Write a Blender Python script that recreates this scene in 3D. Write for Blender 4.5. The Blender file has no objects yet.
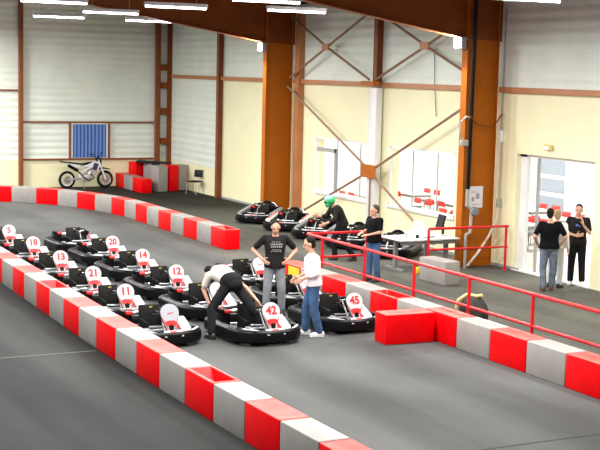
import bpy, bmesh, math, random
from mathutils import Vector, Matrix, Euler, Quaternion
R = math.radians
random.seed(7)
S = bpy.context.scene
C = S.collection
V = Vector

# ------------------------------------------------------------------ materials
def mat(name, col, rough=.5, metal=0, var=0.0, scale=4.0, bump=0.0, bscale=None, emit=None, estr=1.0, spec=.5, col2=None, detail=6):
    m = bpy.data.materials.new(name); m.use_nodes = True
    nt = m.node_tree; b = nt.nodes['Principled BSDF']
    b.inputs['Base Color'].default_value = (*col, 1)
    b.inputs['Roughness'].default_value = rough
    b.inputs['Metallic'].default_value = metal
    b.inputs['Specular IOR Level'].default_value = spec
    tc = nt.nodes.new('ShaderNodeTexCoord')
    if var > 0 or col2:
        n = nt.nodes.new('ShaderNodeTexNoise'); n.inputs['Scale'].default_value = scale; n.inputs['Detail'].default_value = detail
        nt.links.new(tc.outputs['Object'], n.inputs['Vector'])
        r = nt.nodes.new('ShaderNodeValToRGB')
        r.color_ramp.elements[0].position = .3; r.color_ramp.elements[1].position = .7
        if col2: a, c = col, col2
        else:
            a = tuple(max(0, x*(1-var)) for x in col); c = tuple(min(1, x*(1+var)) for x in col)
        r.color_ramp.elements[0].color = (*a, 1); r.color_ramp.elements[1].color = (*c, 1)
        nt.links.new(n.outputs['Fac'], r.inputs['Fac']); nt.links.new(r.outputs['Color'], b.inputs['Base Color'])
    if bump > 0:
        n2 = nt.nodes.new('ShaderNodeTexNoise'); n2.inputs['Scale'].default_value = bscale or scale*8; n2.inputs['Detail'].default_value = 4
        nt.links.new(tc.outputs['Object'], n2.inputs['Vector'])
        bp = nt.nodes.new('ShaderNodeBump'); bp.inputs['Strength'].default_value = bump; bp.inputs['Distance'].default_value = .02
        nt.links.new(n2.outputs['Fac'], bp.inputs['Height']); nt.links.new(bp.outputs['Normal'], b.inputs['Normal'])
    if emit:
        b.inputs['Emission Color'].default_value = (*emit, 1); b.inputs['Emission Strength'].default_value = estr
    return m

def ribbed(name, col, axis='z', freq=3.0, rough=.45, strength=.5, line=0.0):
    m = mat(name, col, rough, 0, .05, 1.2); nt = m.node_tree; b = nt.nodes['Principled BSDF']
    tc = nt.nodes.new('ShaderNodeTexCoord'); sp = nt.nodes.new('ShaderNodeSeparateXYZ')
    nt.links.new(tc.outputs['Object'], sp.inputs[0])
    mm = nt.nodes.new('ShaderNodeMath'); mm.operation = 'MULTIPLY'; mm.inputs[1].default_value = freq*2*math.pi
    nt.links.new(sp.outputs['XYZ'.index(axis.upper())], mm.inputs[0])
    sn = nt.nodes.new('ShaderNodeMath'); sn.operation = 'SINE'; nt.links.new(mm.outputs[0], sn.inputs[0])
    bp = nt.nodes.new('ShaderNodeBump'); bp.inputs['Strength'].default_value = strength; bp.inputs['Distance'].default_value = .03
    nt.links.new(sn.outputs[0], bp.inputs['Height']); nt.links.new(bp.outputs['Normal'], b.inputs['Normal'])
    return m

M = {}
M['red'] = mat('red_plastic', (.80, .001, .004), .45, 0, .08, 3, .05, 30, spec=.12)
M['redsheen'] = mat('sheen_red_plastic', (.74, .025, .022), .5, 0, 0, 3.5, .08, 30, spec=.3, col2=(.60, .13, .10))  # block tops: overhead sheen put into a paler, patchy red
M['grey'] = mat('grey_plastic', (.31, .29, .27), .42, 0, .08, 3, .05, 30, spec=.4)
M['slot'] = mat('slot_shadow_plastic', (.25, .004, .006), .6)
M['black'] = mat('black_plastic', (.005, .005, .006), .36, 0, .3, 5, spec=.16)
M['rubber'] = mat('black_rubber', (.010, .010, .010), .7, spec=.2)
M['seat'] = mat('black_seat', (.005, .005, .005), .5, spec=.2)
M['white'] = mat('white_plastic', (.86, .86, .88), .3)
M['kwhite'] = mat('kart_white_plastic', (.60, .595, .61), .35, spec=.3)
M['kgrey'] = mat('kart_silver_plastic', (.42, .43, .47), .35, spec=.3)
M['pearl'] = mat('pale_grey_plastic', (.55, .57, .62), .3)
M['digit'] = mat('red_print', (.75, .02, .02), .4)
M['steel'] = mat('bare_steel', (.55, .56, .58), .3, .9)
M['greyarm'] = mat('grey_bodywork', (.20, .21, .22), .4)
M['yellow'] = mat('yellow_vinyl', (.95, .62, .02), .4)
M['dullyellow'] = mat('faded_yellow_label', (.45, .33, .03), .5)
M['orange'] = mat('orange_vinyl', (.85, .25, .08), .4)
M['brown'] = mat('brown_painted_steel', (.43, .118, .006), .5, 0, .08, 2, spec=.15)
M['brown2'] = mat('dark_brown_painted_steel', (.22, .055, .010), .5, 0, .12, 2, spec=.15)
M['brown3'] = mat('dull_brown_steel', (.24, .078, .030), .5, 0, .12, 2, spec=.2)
M['ledge'] = mat('light_brown_painted_steel', (.48, .19, .07), .45, 0, .1, 2)
M['bracebar'] = mat('brace_steel', (.30, .17, .10), .5, 0, .15, 3)
M['rail'] = mat('red_paint', (.62, .008, .014), .28)
M['cream'] = mat('cream_wall_panel', (.93, .89, .58), .6, 0, .03, 1.5, .02, 40)
M['sheet'] = ribbed('white_ribbed_sheet', (.83, .90, .81), 'z', 4, .5, .3)
M['blue'] = ribbed('blue_ribbed_panel', (.09, .20, .55), 'x', 7.0, .5, .8)
M['roof'] = mat('brown_roof_deck', (.13, .045, .022), .6, 0, .12, 1)
M['alu'] = mat('white_frame', (.82, .82, .82), .4)
M['greyframe'] = mat('grey_frame', (.35, .36, .37), .4)
M['roomwall'] = mat('room_white_wall', (.92, .92, .90), .6)
M['roomfloor'] = mat('room_pale_tile', (.62, .58, .52), .35, 0, .06, 2)
M['pane_blue'] = mat('grey_blue_blind', (.30, .36, .44), .5)
M['skin'] = mat('skin', (.60, .33, .22), .5, 0, .06, 20)
M['hair'] = mat('dark_hair', (.014, .010, .008), .6, 0, .3, 40, spec=.1)
M['hairgrey'] = mat('grey_hair', (.075, .062, .05), .6, 0, .3, 40, spec=.1)
M['hairtan'] = mat('tan_hair', (.36, .27, .16), .6, 0, .3, 40, spec=.1)
M['tee_dark'] = mat('charcoal_cotton', (.017, .0155, .016), .8, 0, .2, 12, .1, 60, spec=.1)
M['tee_white'] = mat('white_cotton', (.84, .82, .80), .8, 0, .04, 12, .1, 60)
M['tee_cream'] = mat('offwhite_cotton', (.66, .62, .55), .8, 0, .08, 8, .1, 60)
M['tee_pink'] = mat('pinkish_white_cotton', (.88, .78, .79), .8, 0, .03, 8, .1, 60)
M['tee_black'] = mat('black_cotton', (.005, .005, .006), .8, 0, .2, 12, spec=.1)
M['jean_grey'] = mat('grey_denim', (.22, .24, .26), .8, 0, .2, 9, .1, 70, spec=.1)
M['jean_blue'] = mat('blue_denim', (.055, .11, .22), .8, 0, .35, 8, .1, 70, spec=.1)
M['jean_faded'] = mat('faded_denim', (.13, .165, .21), .8, 0, .35, 8, .1, 70, spec=.1)
M['jean_black'] = mat('black_trousers', (.011, .012, .014), .8, 0, .2, 9, spec=.1)
M['trouser_pale'] = mat('pale_trousers', (.62, .61, .60), .8, 0, .06, 9)
M['shoe_white'] = mat('white_leather', (.75, .75, .74), .5)
M['shoe_dark'] = mat('dark_leather', (.03, .025, .022), .5)
M['shoe_brown'] = mat('brown_leather', (.10, .045, .025), .5)
M['green'] = mat('green_helmet_shell', (.03, .36, .12), .3)
M['teal'] = mat('teal_helmet_print', (.20, .55, .48), .3)
M['visor'] = mat('dark_visor', (.01, .01, .012), .1)
M['eye'] = mat('eye_dark', (.02, .015, .012), .3)
M['lip'] = mat('lip', (.45, .17, .14), .5)
M['print'] = mat('white_print', (.36, .36, .35), .6)
M['bag'] = mat('grey_green_canvas', (.045, .045, .038), .8, 0, .25, 8, spec=.1)
M['tan'] = mat('tan_strap', (.75, .60, .22), .6)
M['desk'] = mat('white_laminate', (.82, .82, .80), .35)
M['deskleg'] = mat('grey_desk_steel', (.17, .18, .19), .4)
M['screen'] = mat('black_monitor', (.008, .008, .009), .5, spec=.2)
M['paper'] = mat('paper', (.80, .80, .84), .7)
M['ink'] = mat('printed_ink', (.35, .36, .42), .7)
M['pipe'] = mat('grey_pipe', (.40, .39, .36), .4)
M['rope'] = mat('pale_hose', (.66, .60, .48), .6)
M['redchair'] = mat('red_chair_plastic', (.72, .03, .035), .4)
M['spoke'] = mat('alloy', (.62, .62, .64), .3, .6)
M['purple'] = mat('dark_violet_sticker', (.05, .03, .14), .4)
M['tube'] = mat('lit_tube', (1, 1, 1), .4, emit=(.93, .93, 1.0), estr=9)
M['floodface'] = mat('lit_lamp_glass', (1, 1, 1), .4, emit=(1, .97, .88), estr=60)

def glass_mat():
    m = bpy.data.materials.new('window_glass'); m.use_nodes = True
    nt = m.node_tree; nt.nodes.clear()
    o = nt.nodes.new('ShaderNodeOutputMaterial'); mx = nt.nodes.new('ShaderNodeMixShader')
    t = nt.nodes.new('ShaderNodeBsdfTransparent'); t.inputs[0].default_value = (.95, .97, .96, 1)
    g = nt.nodes.new('ShaderNodeBsdfGlossy'); g.inputs['Roughness'].default_value = .02
    mx.inputs[0].default_value = .05; nt.links.new(t.outputs[0], mx.inputs[1]); nt.links.new(g.outputs[0], mx.inputs[2])
    nt.links.new(mx.outputs[0], o.inputs[0]); return m
M['glass'] = glass_mat()

def floor_mat():
    m = bpy.data.materials.new('track_asphalt'); m.use_nodes = True
    nt = m.node_tree; b = nt.nodes['Principled BSDF']; L = nt.links.new
    tc = nt.nodes.new('ShaderNodeTexCoord')
    def noise(scale, det, src):
        n = nt.nodes.new('ShaderNodeTexNoise'); n.inputs['Scale'].default_value = scale; n.inputs['Detail'].default_value = det
        L(src, n.inputs['Vector']); return n.outputs['Fac']
    def ramp(fac, p0, c0, p1, c1):
        r = nt.nodes.new('ShaderNodeValToRGB'); e = r.color_ramp.elements
        e[0].position = p0; e[0].color = (*c0, 1); e[1].position = p1; e[1].color = (*c1, 1)
        L(fac, r.inputs['Fac']); return r.outputs['Color']
    def mix(fac, a, c, blend='MIX'):
        x = nt.nodes.new('ShaderNodeMix'); x.data_type = 'RGBA'; x.blend_type = blend
        if isinstance(fac, float): x.inputs[0].default_value = fac
        else: L(fac, x.inputs[0])
        L(a, x.inputs[6])
        if isinstance(c, tuple): x.inputs[7].default_value = (*c, 1)
        else: L(c, x.inputs[7])
        return x.outputs[2]
    P = tc.outputs['Object']
    mp = nt.nodes.new('ShaderNodeMapping'); mp.inputs['Scale'].default_value = (.9, .10, 1); mp.inputs['Rotation'].default_value = (0, 0, R(8)); L(P, mp.inputs['Vector'])
    base = ramp(noise(.35, 5, P), .3, (.070, .073, .071), .7, (.112, .115, .111))
    rub = ramp(noise(1.0, 6, mp.outputs[0]), .35, (.52, .52, .53), .62, (1.10, 1.10, 1.10))
    c = mix(.75, base, rub, 'MULTIPLY')
    spk = ramp(noise(60, 2, P), .35, (.82, .82, .82), .65, (1.16, 1.16, 1.16))
    c = mix(.8, c, spk, 'MULTIPLY')
    # older darker surfacing left of the near barrier, lighter worn concrete in the paddock
    sx = nt.nodes.new('ShaderNodeSeparateXYZ'); L(P, sx.inputs[0])
    def step(sock, a, bb):
        mr = nt.nodes.new('ShaderNodeMapRange'); mr.inputs['From Min'].default_value = a; mr.inputs['From Max'].default_value = bb; L(sock, mr.inputs['Value']); return mr.outputs[0]
    lane = step(sx.outputs[0], 6.8, 6.6)
    c = mix(lane, c, mix(.999, c, ramp(noise(.5, 4, mp.outputs[0]), .3, (.14, .16, .155), .7, (.42, .455, .445)), 'MULTIPLY'))
    far = nt.nodes.new('ShaderNodeMath'); far.operation = 'MULTIPLY'; L(step(sx.outputs[0], 13.3, 14.2), far.inputs[0]); L(step(sx.outputs[1], 35, 40.5), far.inputs[1]); far = far.outputs[0]
    c = mix(far, c, mix(.999, c, ramp(noise(.6, 3, P), .3, (.24, .25, .23), .7, (.33, .34, .31)), 'MULTIPLY'))
    pad = step(sx.outputs[0], 12.6, 13.0)
    c = mix(pad, c, mix(.999, c, ramp(noise(.7, 5, P), .3, (.95, .92, .82), .7, (1.2, 1.14, 1.0)), 'MULTIPLY'))
    L(c, b.inputs['Base Color'])
    b.inputs['Roughness'].default_value = .75; b.inputs['Specular IOR Level'].default_value = .12
    bp = nt.nodes.new('ShaderNodeBump'); bp.inputs['Strength'].default_value = .25; bp.inputs['Distance'].default_value = .01
    L(noise(90, 3, P), bp.inputs['Height']); L(bp.outputs['Normal'], b.inputs['Normal'])
    return m
M['floor'] = floor_mat()
M['seam'] = mat('floor_joint', (.10, .10, .098), .8)
M['crack'] = mat('floor_crack', (.03, .03, .03), .8)

# ------------------------------------------------------------------ mesh helpers
def new_bm(): return bmesh.new()
def box(bm, c, s, rot=None, bev=0.0, seg=2):
    mt = Matrix.Translation(V(c)) @ (rot.to_4x4() if rot else Matrix()) @ Matrix.Diagonal((s[0], s[1], s[2], 1))
    r = bmesh.ops.create_cube(bm, size=1, matrix=mt)
    if bev > 0:
        ed = list({e for v in r['verts'] for e in v.link_edges})
        bmesh.ops.bevel(bm, geom=ed, offset=bev, segments=seg, affect='EDGES', profile=.5)
def b2(bm, lo, hi, bev=0.0):
    box(bm, [(a+b)/2 for a, b in zip(lo, hi)], [abs(b-a) for a, b in zip(lo, hi)], None, bev)
def frame_of(d):
    d = V(d).normalized(); u = V((0, 0, 1)) if abs(d.z) < .95 else V((1, 0, 0))
    a = d.cross(u).normalized(); return a, a.cross(d).normalized()
def rings(bm, rs, cap=True):
    L = [[bm.verts.new(p) for p in r] for r in rs]
    n = len(L[0])
    for i in range(len(L)-1):
        for j in range(n):
            try: bm.faces.new((L[i][j], L[i][(j+1) % n], L[i+1][(j+1) % n], L[i+1][j]))
            except ValueError: pass
    if cap:
        try: bm.faces.new(list(reversed(L[0]))); bm.faces.new(L[-1])
        except ValueError: pass
    return L
def tube(bm, pts, r, seg=10, closed=False):
    pts = [V(p) for p in pts]; n = len(pts); rs = []; prev = None
    rad = r if isinstance(r, (list, tuple)) else [r]*n
    for i, p in enumerate(pts):
        if closed: d = pts[(i+1) % n]-pts[i-1]
        else: d = pts[min(i+1, n-1)]-pts[max(i-1, 0)]
        d.normalize()
        if prev is None: a, b = frame_of(d)
        else:
            a = prev-d*prev.dot(d); a.normalize(); b = a.cross(d)
        prev = a
        rs.append([p+(a*math.cos(t*2*math.pi/seg)+b*math.sin(t*2*math.pi/seg))*rad[i] for t in range(seg)])
    if closed: rs.append(rs[0][:]); rings(bm, rs, False); bmesh.ops.remove_doubles(bm, verts=bm.verts, dist=1e-5)
    else: rings(bm, rs)
def arc(c, r, a0, a1, n, plane='xy'):
    o = []
    for i in range(n+1):
        t = R(a0+(a1-a0)*i/n); u, w = r*math.cos(t), r*math.sin(t)
        o.append(V(c)+(V((u, w, 0)) if plane == 'xy' else V((u, 0, w)) if plane == 'xz' else V((0, u, w))))
    return o
def lathe(bm, c, prof, axis=(0, 0, 1), seg=20):
    ax = V(axis).normalized(); a, b = frame_of(ax); c = V(c)
    rings(bm, [[c+ax*h+(a*math.cos(t*2*math.pi/seg)+b*math.sin(t*2*math.pi/seg))*max(r, 1e-4) for t in range(seg)] for r, h in prof])
def torus(bm, c, Rr, r, axis=(0, 1, 0), seg=28, s2=8, flat=1.0):
    ax = V(axis).normalized(); a, b = frame_of(ax); c = V(c); rs = []
    for i in range(seg):
        t = i*2*math.pi/seg; d = a*math.cos(t)+b*math.sin(t)
        rs.append([c+d*(Rr+r*math.cos(k*2*math.pi/s2))+ax*r*flat*math.sin(k*2*math.pi/s2) for k in range(s2)])
    L = [[bm.verts.new(p) for p in q] for q in rs]
    for i in range(seg):
        for j in range(s2):
            bm.faces.new((L[i][j], L[i][(j+1) % s2], L[(i+1) % seg][(j+1) % s2], L[(i+1) % seg][j]))
def ell(bm, c, r, rot=None, u=16, v=12):
    mt = Matrix.Translation(V(c)) @ (rot.to_4x4() if rot else Matrix()) @ Matrix.Diagonal((r[0], r[1], r[2], 1))
    bmesh.ops.create_uvsphere(bm, u_segments=u, v_segments=v, radius=1, matrix=mt)
def prism(bm, outline, ax_u, ax_v, ax_n, origin, thick, bev=0.0):
    o = V(origin); u, v, n = V(ax_u), V(ax_v), V(ax_n)
    f = [bm.verts.new(o+u*a+v*b+n*thick/2) for a, b in outline]; k = [bm.verts.new(o+u*a+v*b-n*thick/2) for a, b in outline]
    N = len(outline); bm.faces.new(f); bm.faces.new(list(reversed(k)))
    for i in range(N): bm.faces.new((f[i], k[i], k[(i+1) % N], f[(i+1) % N]))
def sweep(bm, path, prof, closed=False):
    """profile (offset outward, z) swept along a path in the xy plane"""
    n = len(path); rs = []
    for i, p in enumerate(path):
        p = V(p)
        d = (V(path[(i+1) % n])-V(path[i-1])) if closed else (V(path[min(i+1, n-1)])-V(path[max(i-1, 0)]))
        d.z = 0; d.normalize(); nn = V((d.y, -d.x, 0))
        rs.append([p+nn*a+V((0, 0, z)) for a, z in prof])
    if closed: rs.append(rs[0]); rings(bm, rs, False); bmesh.ops.remove_doubles(bm, verts=bm.verts, dist=1e-5)
    else: rings(bm, rs)

def obj(name, bm, m, parent=None, smooth=False):
    bmesh.ops.recalc_face_normals(bm, faces=bm.faces)
    me = bpy.data.meshes.new(name); bm.to_mesh(me); bm.free()
    me.materials.append(M[m] if isinstance(m, str) else m)
    if smooth:
        me.polygons.foreach_set('use_smooth', [True]*len(me.polygons)); me.set_sharp_from_angle(angle=R(38))
    o = bpy.data.objects.new(name, me); C.objects.link(o)
    if parent: o.parent = parent
    return o
def tag(o, label, cat, group=None):
    o['label'] = label; o['category'] = cat
    if group: o['group'] = group
    return o
def thing(name, label, cat, loc=(0, 0, 0), rz=0, group=None):
    o = bpy.data.objects.new(name, None); C.objects.link(o); o.empty_display_size = .1
    o.location = loc; o.rotation_euler = (0, 0, rz); return tag(o, label, cat, group)
def struct(name, bm, m, parent=None):
    o = obj(name, bm, m, parent)
    if not parent: o['kind'] = 'structure'
    return o
def dup(root, loc, rz, label, group=None):
    def cp(o, p):
        c = o.copy(); C.objects.link(c)
        if p: c.parent = p
        for ch in list(o.children): cp(ch, c)
        return c
    r = cp(root, None); r.location = loc; r.rotation_euler = (0, 0, rz); r['label'] = label
    if group: r['group'] = group
    return r
def text_obj(name, s, size, m, parent, matrix, thick=.002):
    cu = bpy.data.curves.new('lettering', 'FONT'); cu.body = s; cu.size = size; cu.extrude = thick; cu.align_x = 'CENTER'; cu.align_y = 'CENTER'; cu.offset = size*.035
    t = bpy.data.objects.new('lettering', cu); C.objects.link(t)
    dg = bpy.context.evaluated_depsgraph_get(); me = bpy.data.meshes.new_from_object(t.evaluated_get(dg))
    bpy.data.objects.remove(t); bpy.data.curves.remove(cu)
    me.materials.clear(); me.materials.append(M[m]); me.transform(matrix)
    o = bpy.data.objects.new(name, me); C.objects.link(o); o.parent = parent; return o

# ------------------------------------------------------------------ room shell
RX, BY, EZ, SL = 18.5, 48.15, 6.35, .155
bm = new_bm(); b2(bm, (-12, -4, -.2), (RX+.3, BY+.3, 0)); struct('floor', bm, 'floor')
def tri_wall():
    bm = new_bm()
    pts = [(-12, 1.05), (RX, 1.05), (RX, EZ+.3), (3, EZ+.3+15.5*SL), (-12, EZ+.3)]
    prism(bm, pts, (1, 0, 0), (0, 0, 1), (0, -1, 0), (0, BY+.1, 0), .2); return bm
struct('wall_back', tri_wall(), 'sheet')
bm = new_bm(); b2(bm, (-12, BY, 0), (RX, BY+.2, 1.05)); struct('wall_back_lower', bm, 'cream')
# right wall: cream panels with openings below the ledge, ribbed sheet above
W1 = (32.0, 35.6, .95, 2.6); W2 = (27.85, 31.15, .97, 2.6); DR = (22.42, 25.28, 0, 2.78)
def wall_bits(bm, y0, y1, z0, z1, holes):
    ys = sorted({y0, y1, *[h[0] for h in holes], *[h[1] for h in holes]})
    for a, b in zip(ys, ys[1:]):
        hh = [h for h in holes if h[0] <= a and h[1] >= b]
        if not hh: b2(bm, (RX, a, z0), (RX+.3, b, z1))
        else:
            h = hh[0]
            if h[2] > z0: b2(bm, (RX, a, z0), (RX+.3, b, h[2]))
            b2(bm, (RX, a, h[3]), (RX+.3, b, z1))
bm = new_bm(); wall_bits(bm, -4, 42.9, 0, 4.27, [W1, W2, DR]); b2(bm, (RX, 42.9, 0), (RX+.3, BY+.2, 1.02)); struct('wall_right_lower', bm, 'cream')
bm = new_bm(); b2(bm, (RX, -4, 4.27), (RX+.3, 42.9, EZ+.3)); b2(bm, (RX, 42.9, 1.02), (RX+.3, BY+.2, EZ+.3)); struct('wall_right', bm, 'sheet')
def roof():
    bm = new_bm(); z0 = EZ+.3
    prism(bm, [(RX+.4, z0), (RX+.4, z0+.15), (3, z0+.15+15.5*SL), (-12, z0+.15), (-12, z0), (3, z0+15.5*SL)], (1, 0, 0), (0, 0, 1), (0, -1, 0), (0, (BY-4)/2, 0), BY+4.6); return bm
struct('ceiling', roof(), 'roof')
tn = [0]
def trim(bm, m):
    tn[0] += 1; return struct('trim_%d' % tn[0], bm, m)
for k in range(6):   # purlins along the hall under the roof deck
    x = 17.2-k*1.6; z = EZ+.3+(RX-x)*SL
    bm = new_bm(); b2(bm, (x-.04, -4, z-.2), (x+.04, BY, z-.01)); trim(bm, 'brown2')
def h_post(bm, x0, x1, y, z0, z1, w=.28, tf=.02):
    """I section, web across the wall, flanges along it"""
    b2(bm, (x0, y-.012, z0), (x1, y+.012, z1)); b2(bm, (x0-tf, y-w/2, z0), (x0, y+w/2, z1)); b2(bm, (x1-tf, y-w/4, z0), (x1, y+w/4, z1))
for y in (4, 15, 26.1, 37.22):
    bm = new_bm(); h_post(bm, 17.5, 18.42, y, 0, EZ+.15, .24, .03); trim(bm, 'brown')
    # haunched rafter leaning up towards the ridge
    bm = new_bm()
    zt = EZ+.28
    prism(bm, [(17.47, 5.46), (3, 5.46+14.47*.163), (3, zt+15.5*SL), (RX, zt), (RX, 5.4)], (1, 0, 0), (0, 0, 1), (0, -1, 0), (0, y, 0), .03)
    prism(bm, [(17.5, 5.43), (3, 5.43+14.47*.163), (3, 5.46+14.5*.163), (17.5, 5.46)], (1, 0, 0), (0, 0, 1), (0, -1, 0), (0, y, 0), .26)
    trim(bm, 'brown2')  # darker than the columns: shade under the roof put into the colour
# posts standing between the portal columns
for y, x0, x1, zt in ((42.9, 18.32, RX, EZ+.2), (31.75, 18.3, RX, EZ+.2)):
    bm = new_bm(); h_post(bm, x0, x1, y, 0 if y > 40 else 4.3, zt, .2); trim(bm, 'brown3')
bm = new_bm(); b2(bm, (18.3, 36.5, 0), (RX, 36.75, EZ+.2)); trim(bm, 'ledge')
# back wall: posts and rails
bm = new_bm(); b2(bm, (12.54, BY-.2, 0), (12.68, BY, 7.4)); trim(bm, 'brown3')
bm = new_bm(); b2(bm, (17.90, BY-.2, 0), (18.07, BY, EZ+.3)); trim(bm, 'brown3')
bm = new_bm(); b2(bm, (18.37, BY-.3, 0), (RX, BY-.1, EZ+.3)); trim(bm, 'brown2')
for z in (4.6, 3.9, 2.9, 1.75):
    bm = new_bm(); b2(bm, (18.1, BY-.25, z-.12), (18.4, BY-.1, z+.12)); trim(bm, 'brown2')
for z, x0, x1 in ((2.46, 12.7, 17.85), (1.06, 12.7, 17.85), (3.63, 8, 12.5)):
    bm = new_bm(); b2(bm, (x0, BY-.08, z-.03), (x1, BY, z+.03)); trim(bm, 'brown3')
for x in (14.5, 16.05):
    bm = new_bm(); b2(bm, (x-.03, BY-.08, 1.1), (x+.03, BY, 2.42)); trim(bm, 'brown3')
# right wall ledge
for y0, y1 in ((42.95, BY-.5), (37.4, 42.85), (26.25, 37.05), (15.1, 25.95), (4.1, 14.9)):
    bm = new_bm(); b2(bm, (RX-.12, y0, 4.2), (RX, y1, 4.33)); trim(bm, 'ledge')
# wind bracing between the two near columns
def brace(a, b, w=.05):
    bm = new_bm(); tube(bm, [a, b], w*.78, 6); trim(bm, 'bracebar')
bx = 18.15
brace((bx, 36.95, 4.1), (bx, 31.8, 1.95), .045); brace((bx, 31.5, 1.78), (bx, 28.2, .25), .045)
brace((bx, 26.35, 4.1), (bx, 31.4, 1.95), .045); brace((bx, 31.85, 1.78), (bx, 36.4, .05), .045)
brace((bx, 31.6, 1.7), (bx, 31.6, .03), .035)
bm = new_bm(); box(bm, (bx-.05, 31.63, 1.86), (.03, .78, .36)); trim(bm, 'brown')
for a, b in (((36.9, 4.38), (34.47, 5.31)), ((34.47, 5.31), (32.0, 6.25)), ((36.9, 6.28), (34.47, 5.31)), ((34.47, 5.31), (31.9, 4.4)),
             ((31.55, 4.4), (29.0, 5.31)), ((29.0, 5.31), (26.6, 6.2)), ((31.5, 6.25), (29.0, 5.31)), ((29.0, 5.31), (26.4, 4.4))):
    brace((bx+.05, *a), (bx+.05, *b), .045)
for y in (34.47, 29.0):
    bm = new_bm(); box(bm, (bx, y, 5.31), (.03, .42, .2)); trim(bm, 'ledge')
bm = new_bm(); box(bm, (bx-.02, 31.73, 4.3), (.2, .7, .12)); trim(bm, 'brown')
# skirting strip of dirt-grey along right wall
bm = new_bm(); b2(bm, (RX-.015, 25.02, 0), (RX, 42.8, .07)); struct('baseboard_right', bm, 'greyframe')
# windows and door
def window(n, h, mull, extra=None):
    bm = new_bm(); t = .05; y0, y1, z0, z1 = h; x0, x1 = RX+.0, RX+.08
    b2(bm, (x0, y0, z0), (x1, y0+t, z1)); b2(bm, (x0, y1-t, z0), (x1, y1, z1)); b2(bm, (x0, y0, z0), (x1, y1, z0+t)); b2(bm, (x0, y0, z1-t), (x1, y1, z1))
    w = struct('window_%d' % n, bm, 'alu')
    e = [y0+t]+mull+[y1-t]
    for i, y in enumerate(mull):
        bm = new_bm(); b2(bm, (x0+.02, y-.014, z0+t), (x0+.05, y+.014, z1-t)); obj('mullion', bm, 'greyframe', w)
    for a, b in zip(e, e[1:]):
        bm = new_bm(); b2(bm, (x0+.035, a+.02, z0+t), (x0+.041, b-.02, z1-t)); obj('pane', bm, 'glass', w)
    bm = new_bm(); b2(bm, (RX-.06, y0-.03, z0-.07), (RX+.1, y1+.03, z0)); obj('sill', bm, 'alu', w)
    return w
w1 = window(1, W1, [32.85, 34.25])
bm = new_bm(); b2(bm, (RX+.01, 34.28, .95), (RX+.07, 34.42, 2.3)); b2(bm, (RX+.01, 34.3, 2.18), (RX+.07, 35.5, 2.3)); obj('sash', bm, 'greyframe', w1)
window(2, W2, [28.75, 29.97])
bm = new_bm(); t = .07; y0, y1, z0, z1 = DR; x0, x1 = RX+.12, RX+.22
b2(bm, (x0, y1-.26, 0), (x1, y1, z1)); b2(bm, (x0, y0, 0), (x1, y0+t, z1)); b2(bm, (x0, y0, z1-t), (x1, y1, z1)); dr = struct('door_1', bm, 'alu')
bm = new_bm(); b2(bm, (x0+.02, 24.60, .02), (x1-.02, 24.66, z1-t)); obj('door_stile', bm, 'greyframe', dr)
bm = new_bm(); b2(bm, (x0+.04, 24.66, .05), (x0+.046, y1-.26, z1-t)); obj('door_pane', bm, 'glass', dr)
bm = new_bm(); b2(bm, (RX-.03, y0, 0), (RX+.35, y1, .03)); obj('threshold', bm, 'alu', dr)
# floor joint in the near lane
bm = new_bm(); prism(bm, [(-12, 19.95), (6.5, 20.05), (6.5, 20.09), (-12, 19.99)], (1, 0, 0), (0, 1, 0), (0, 0, 1), (0, 0, .002), .004); trim(bm, 'seam')
bm = new_bm(); prism(bm, [(7.1, 12.95), (12.1, 13.0), (12.1, 13.03), (7.1, 12.98)], (1, 0, 0), (0, 1, 0), (0, 0, 1), (0, 0, .002), .004); trim(bm, 'crack')
# adjoining room
bm = new_bm(); b2(bm, (RX+.3, 18, -.2), (24.8, 42, 0)); o = struct('floor_room', bm, 'roomfloor')
bm = new_bm(); b2(bm, (24.5, 18, 0), (24.7, 42, 3.2)); struct('wall_room_far', bm, 'roomwall')
bm = new_bm(); b2(bm, (RX+.3, 41.8, 0), (24.5, 42, 3.2)); b2(bm, (RX+.3, 18, 0), (24.5, 18.2, 3.2)); struct('wall_room_ends', bm, 'roomwall')
bm = new_bm(); b2(bm, (RX+.3, 18, 3.2), (24.7, 42, 3.3)); struct('ceiling_room', bm, 'roomwall')
bm = new_bm(); b2(bm, (24.42, 30.75, .3), (24.5, 32.45, 2.35)); w3 = struct('window_3', bm, 'alu')
for z0, z1 in ((.45, 1.02), (1.15, 1.56), (1.68, 2.25)):
    bm = new_bm(); b2(bm, (24.40, 30.95, z0), (24.42, 32.2, z1)); obj('pane', bm, 'pane_blue', w3)

# blue shutter on the back wall
t = thing('window_shutter', 'bright blue ribbed shutter panel set in the back wall above the motorcycle', 'shutter', (15.28, BY-.02, 1.1))
bm = new_bm(); b2(bm, (-.66, -.02, .02), (.66, .02, 1.28)); obj('panel', bm, 'blue', t)
bm = new_bm()
for lo, hi in (((-.72, -.03, 0), (-.66, .02, 1.33)), ((.66, -.03, 0), (.72, .02, 1.33)), ((-.66, -.03, 1.28), (.66, .02, 1.33))): b2(bm, lo, hi)
obj('frame', bm, 'alu', t)

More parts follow.
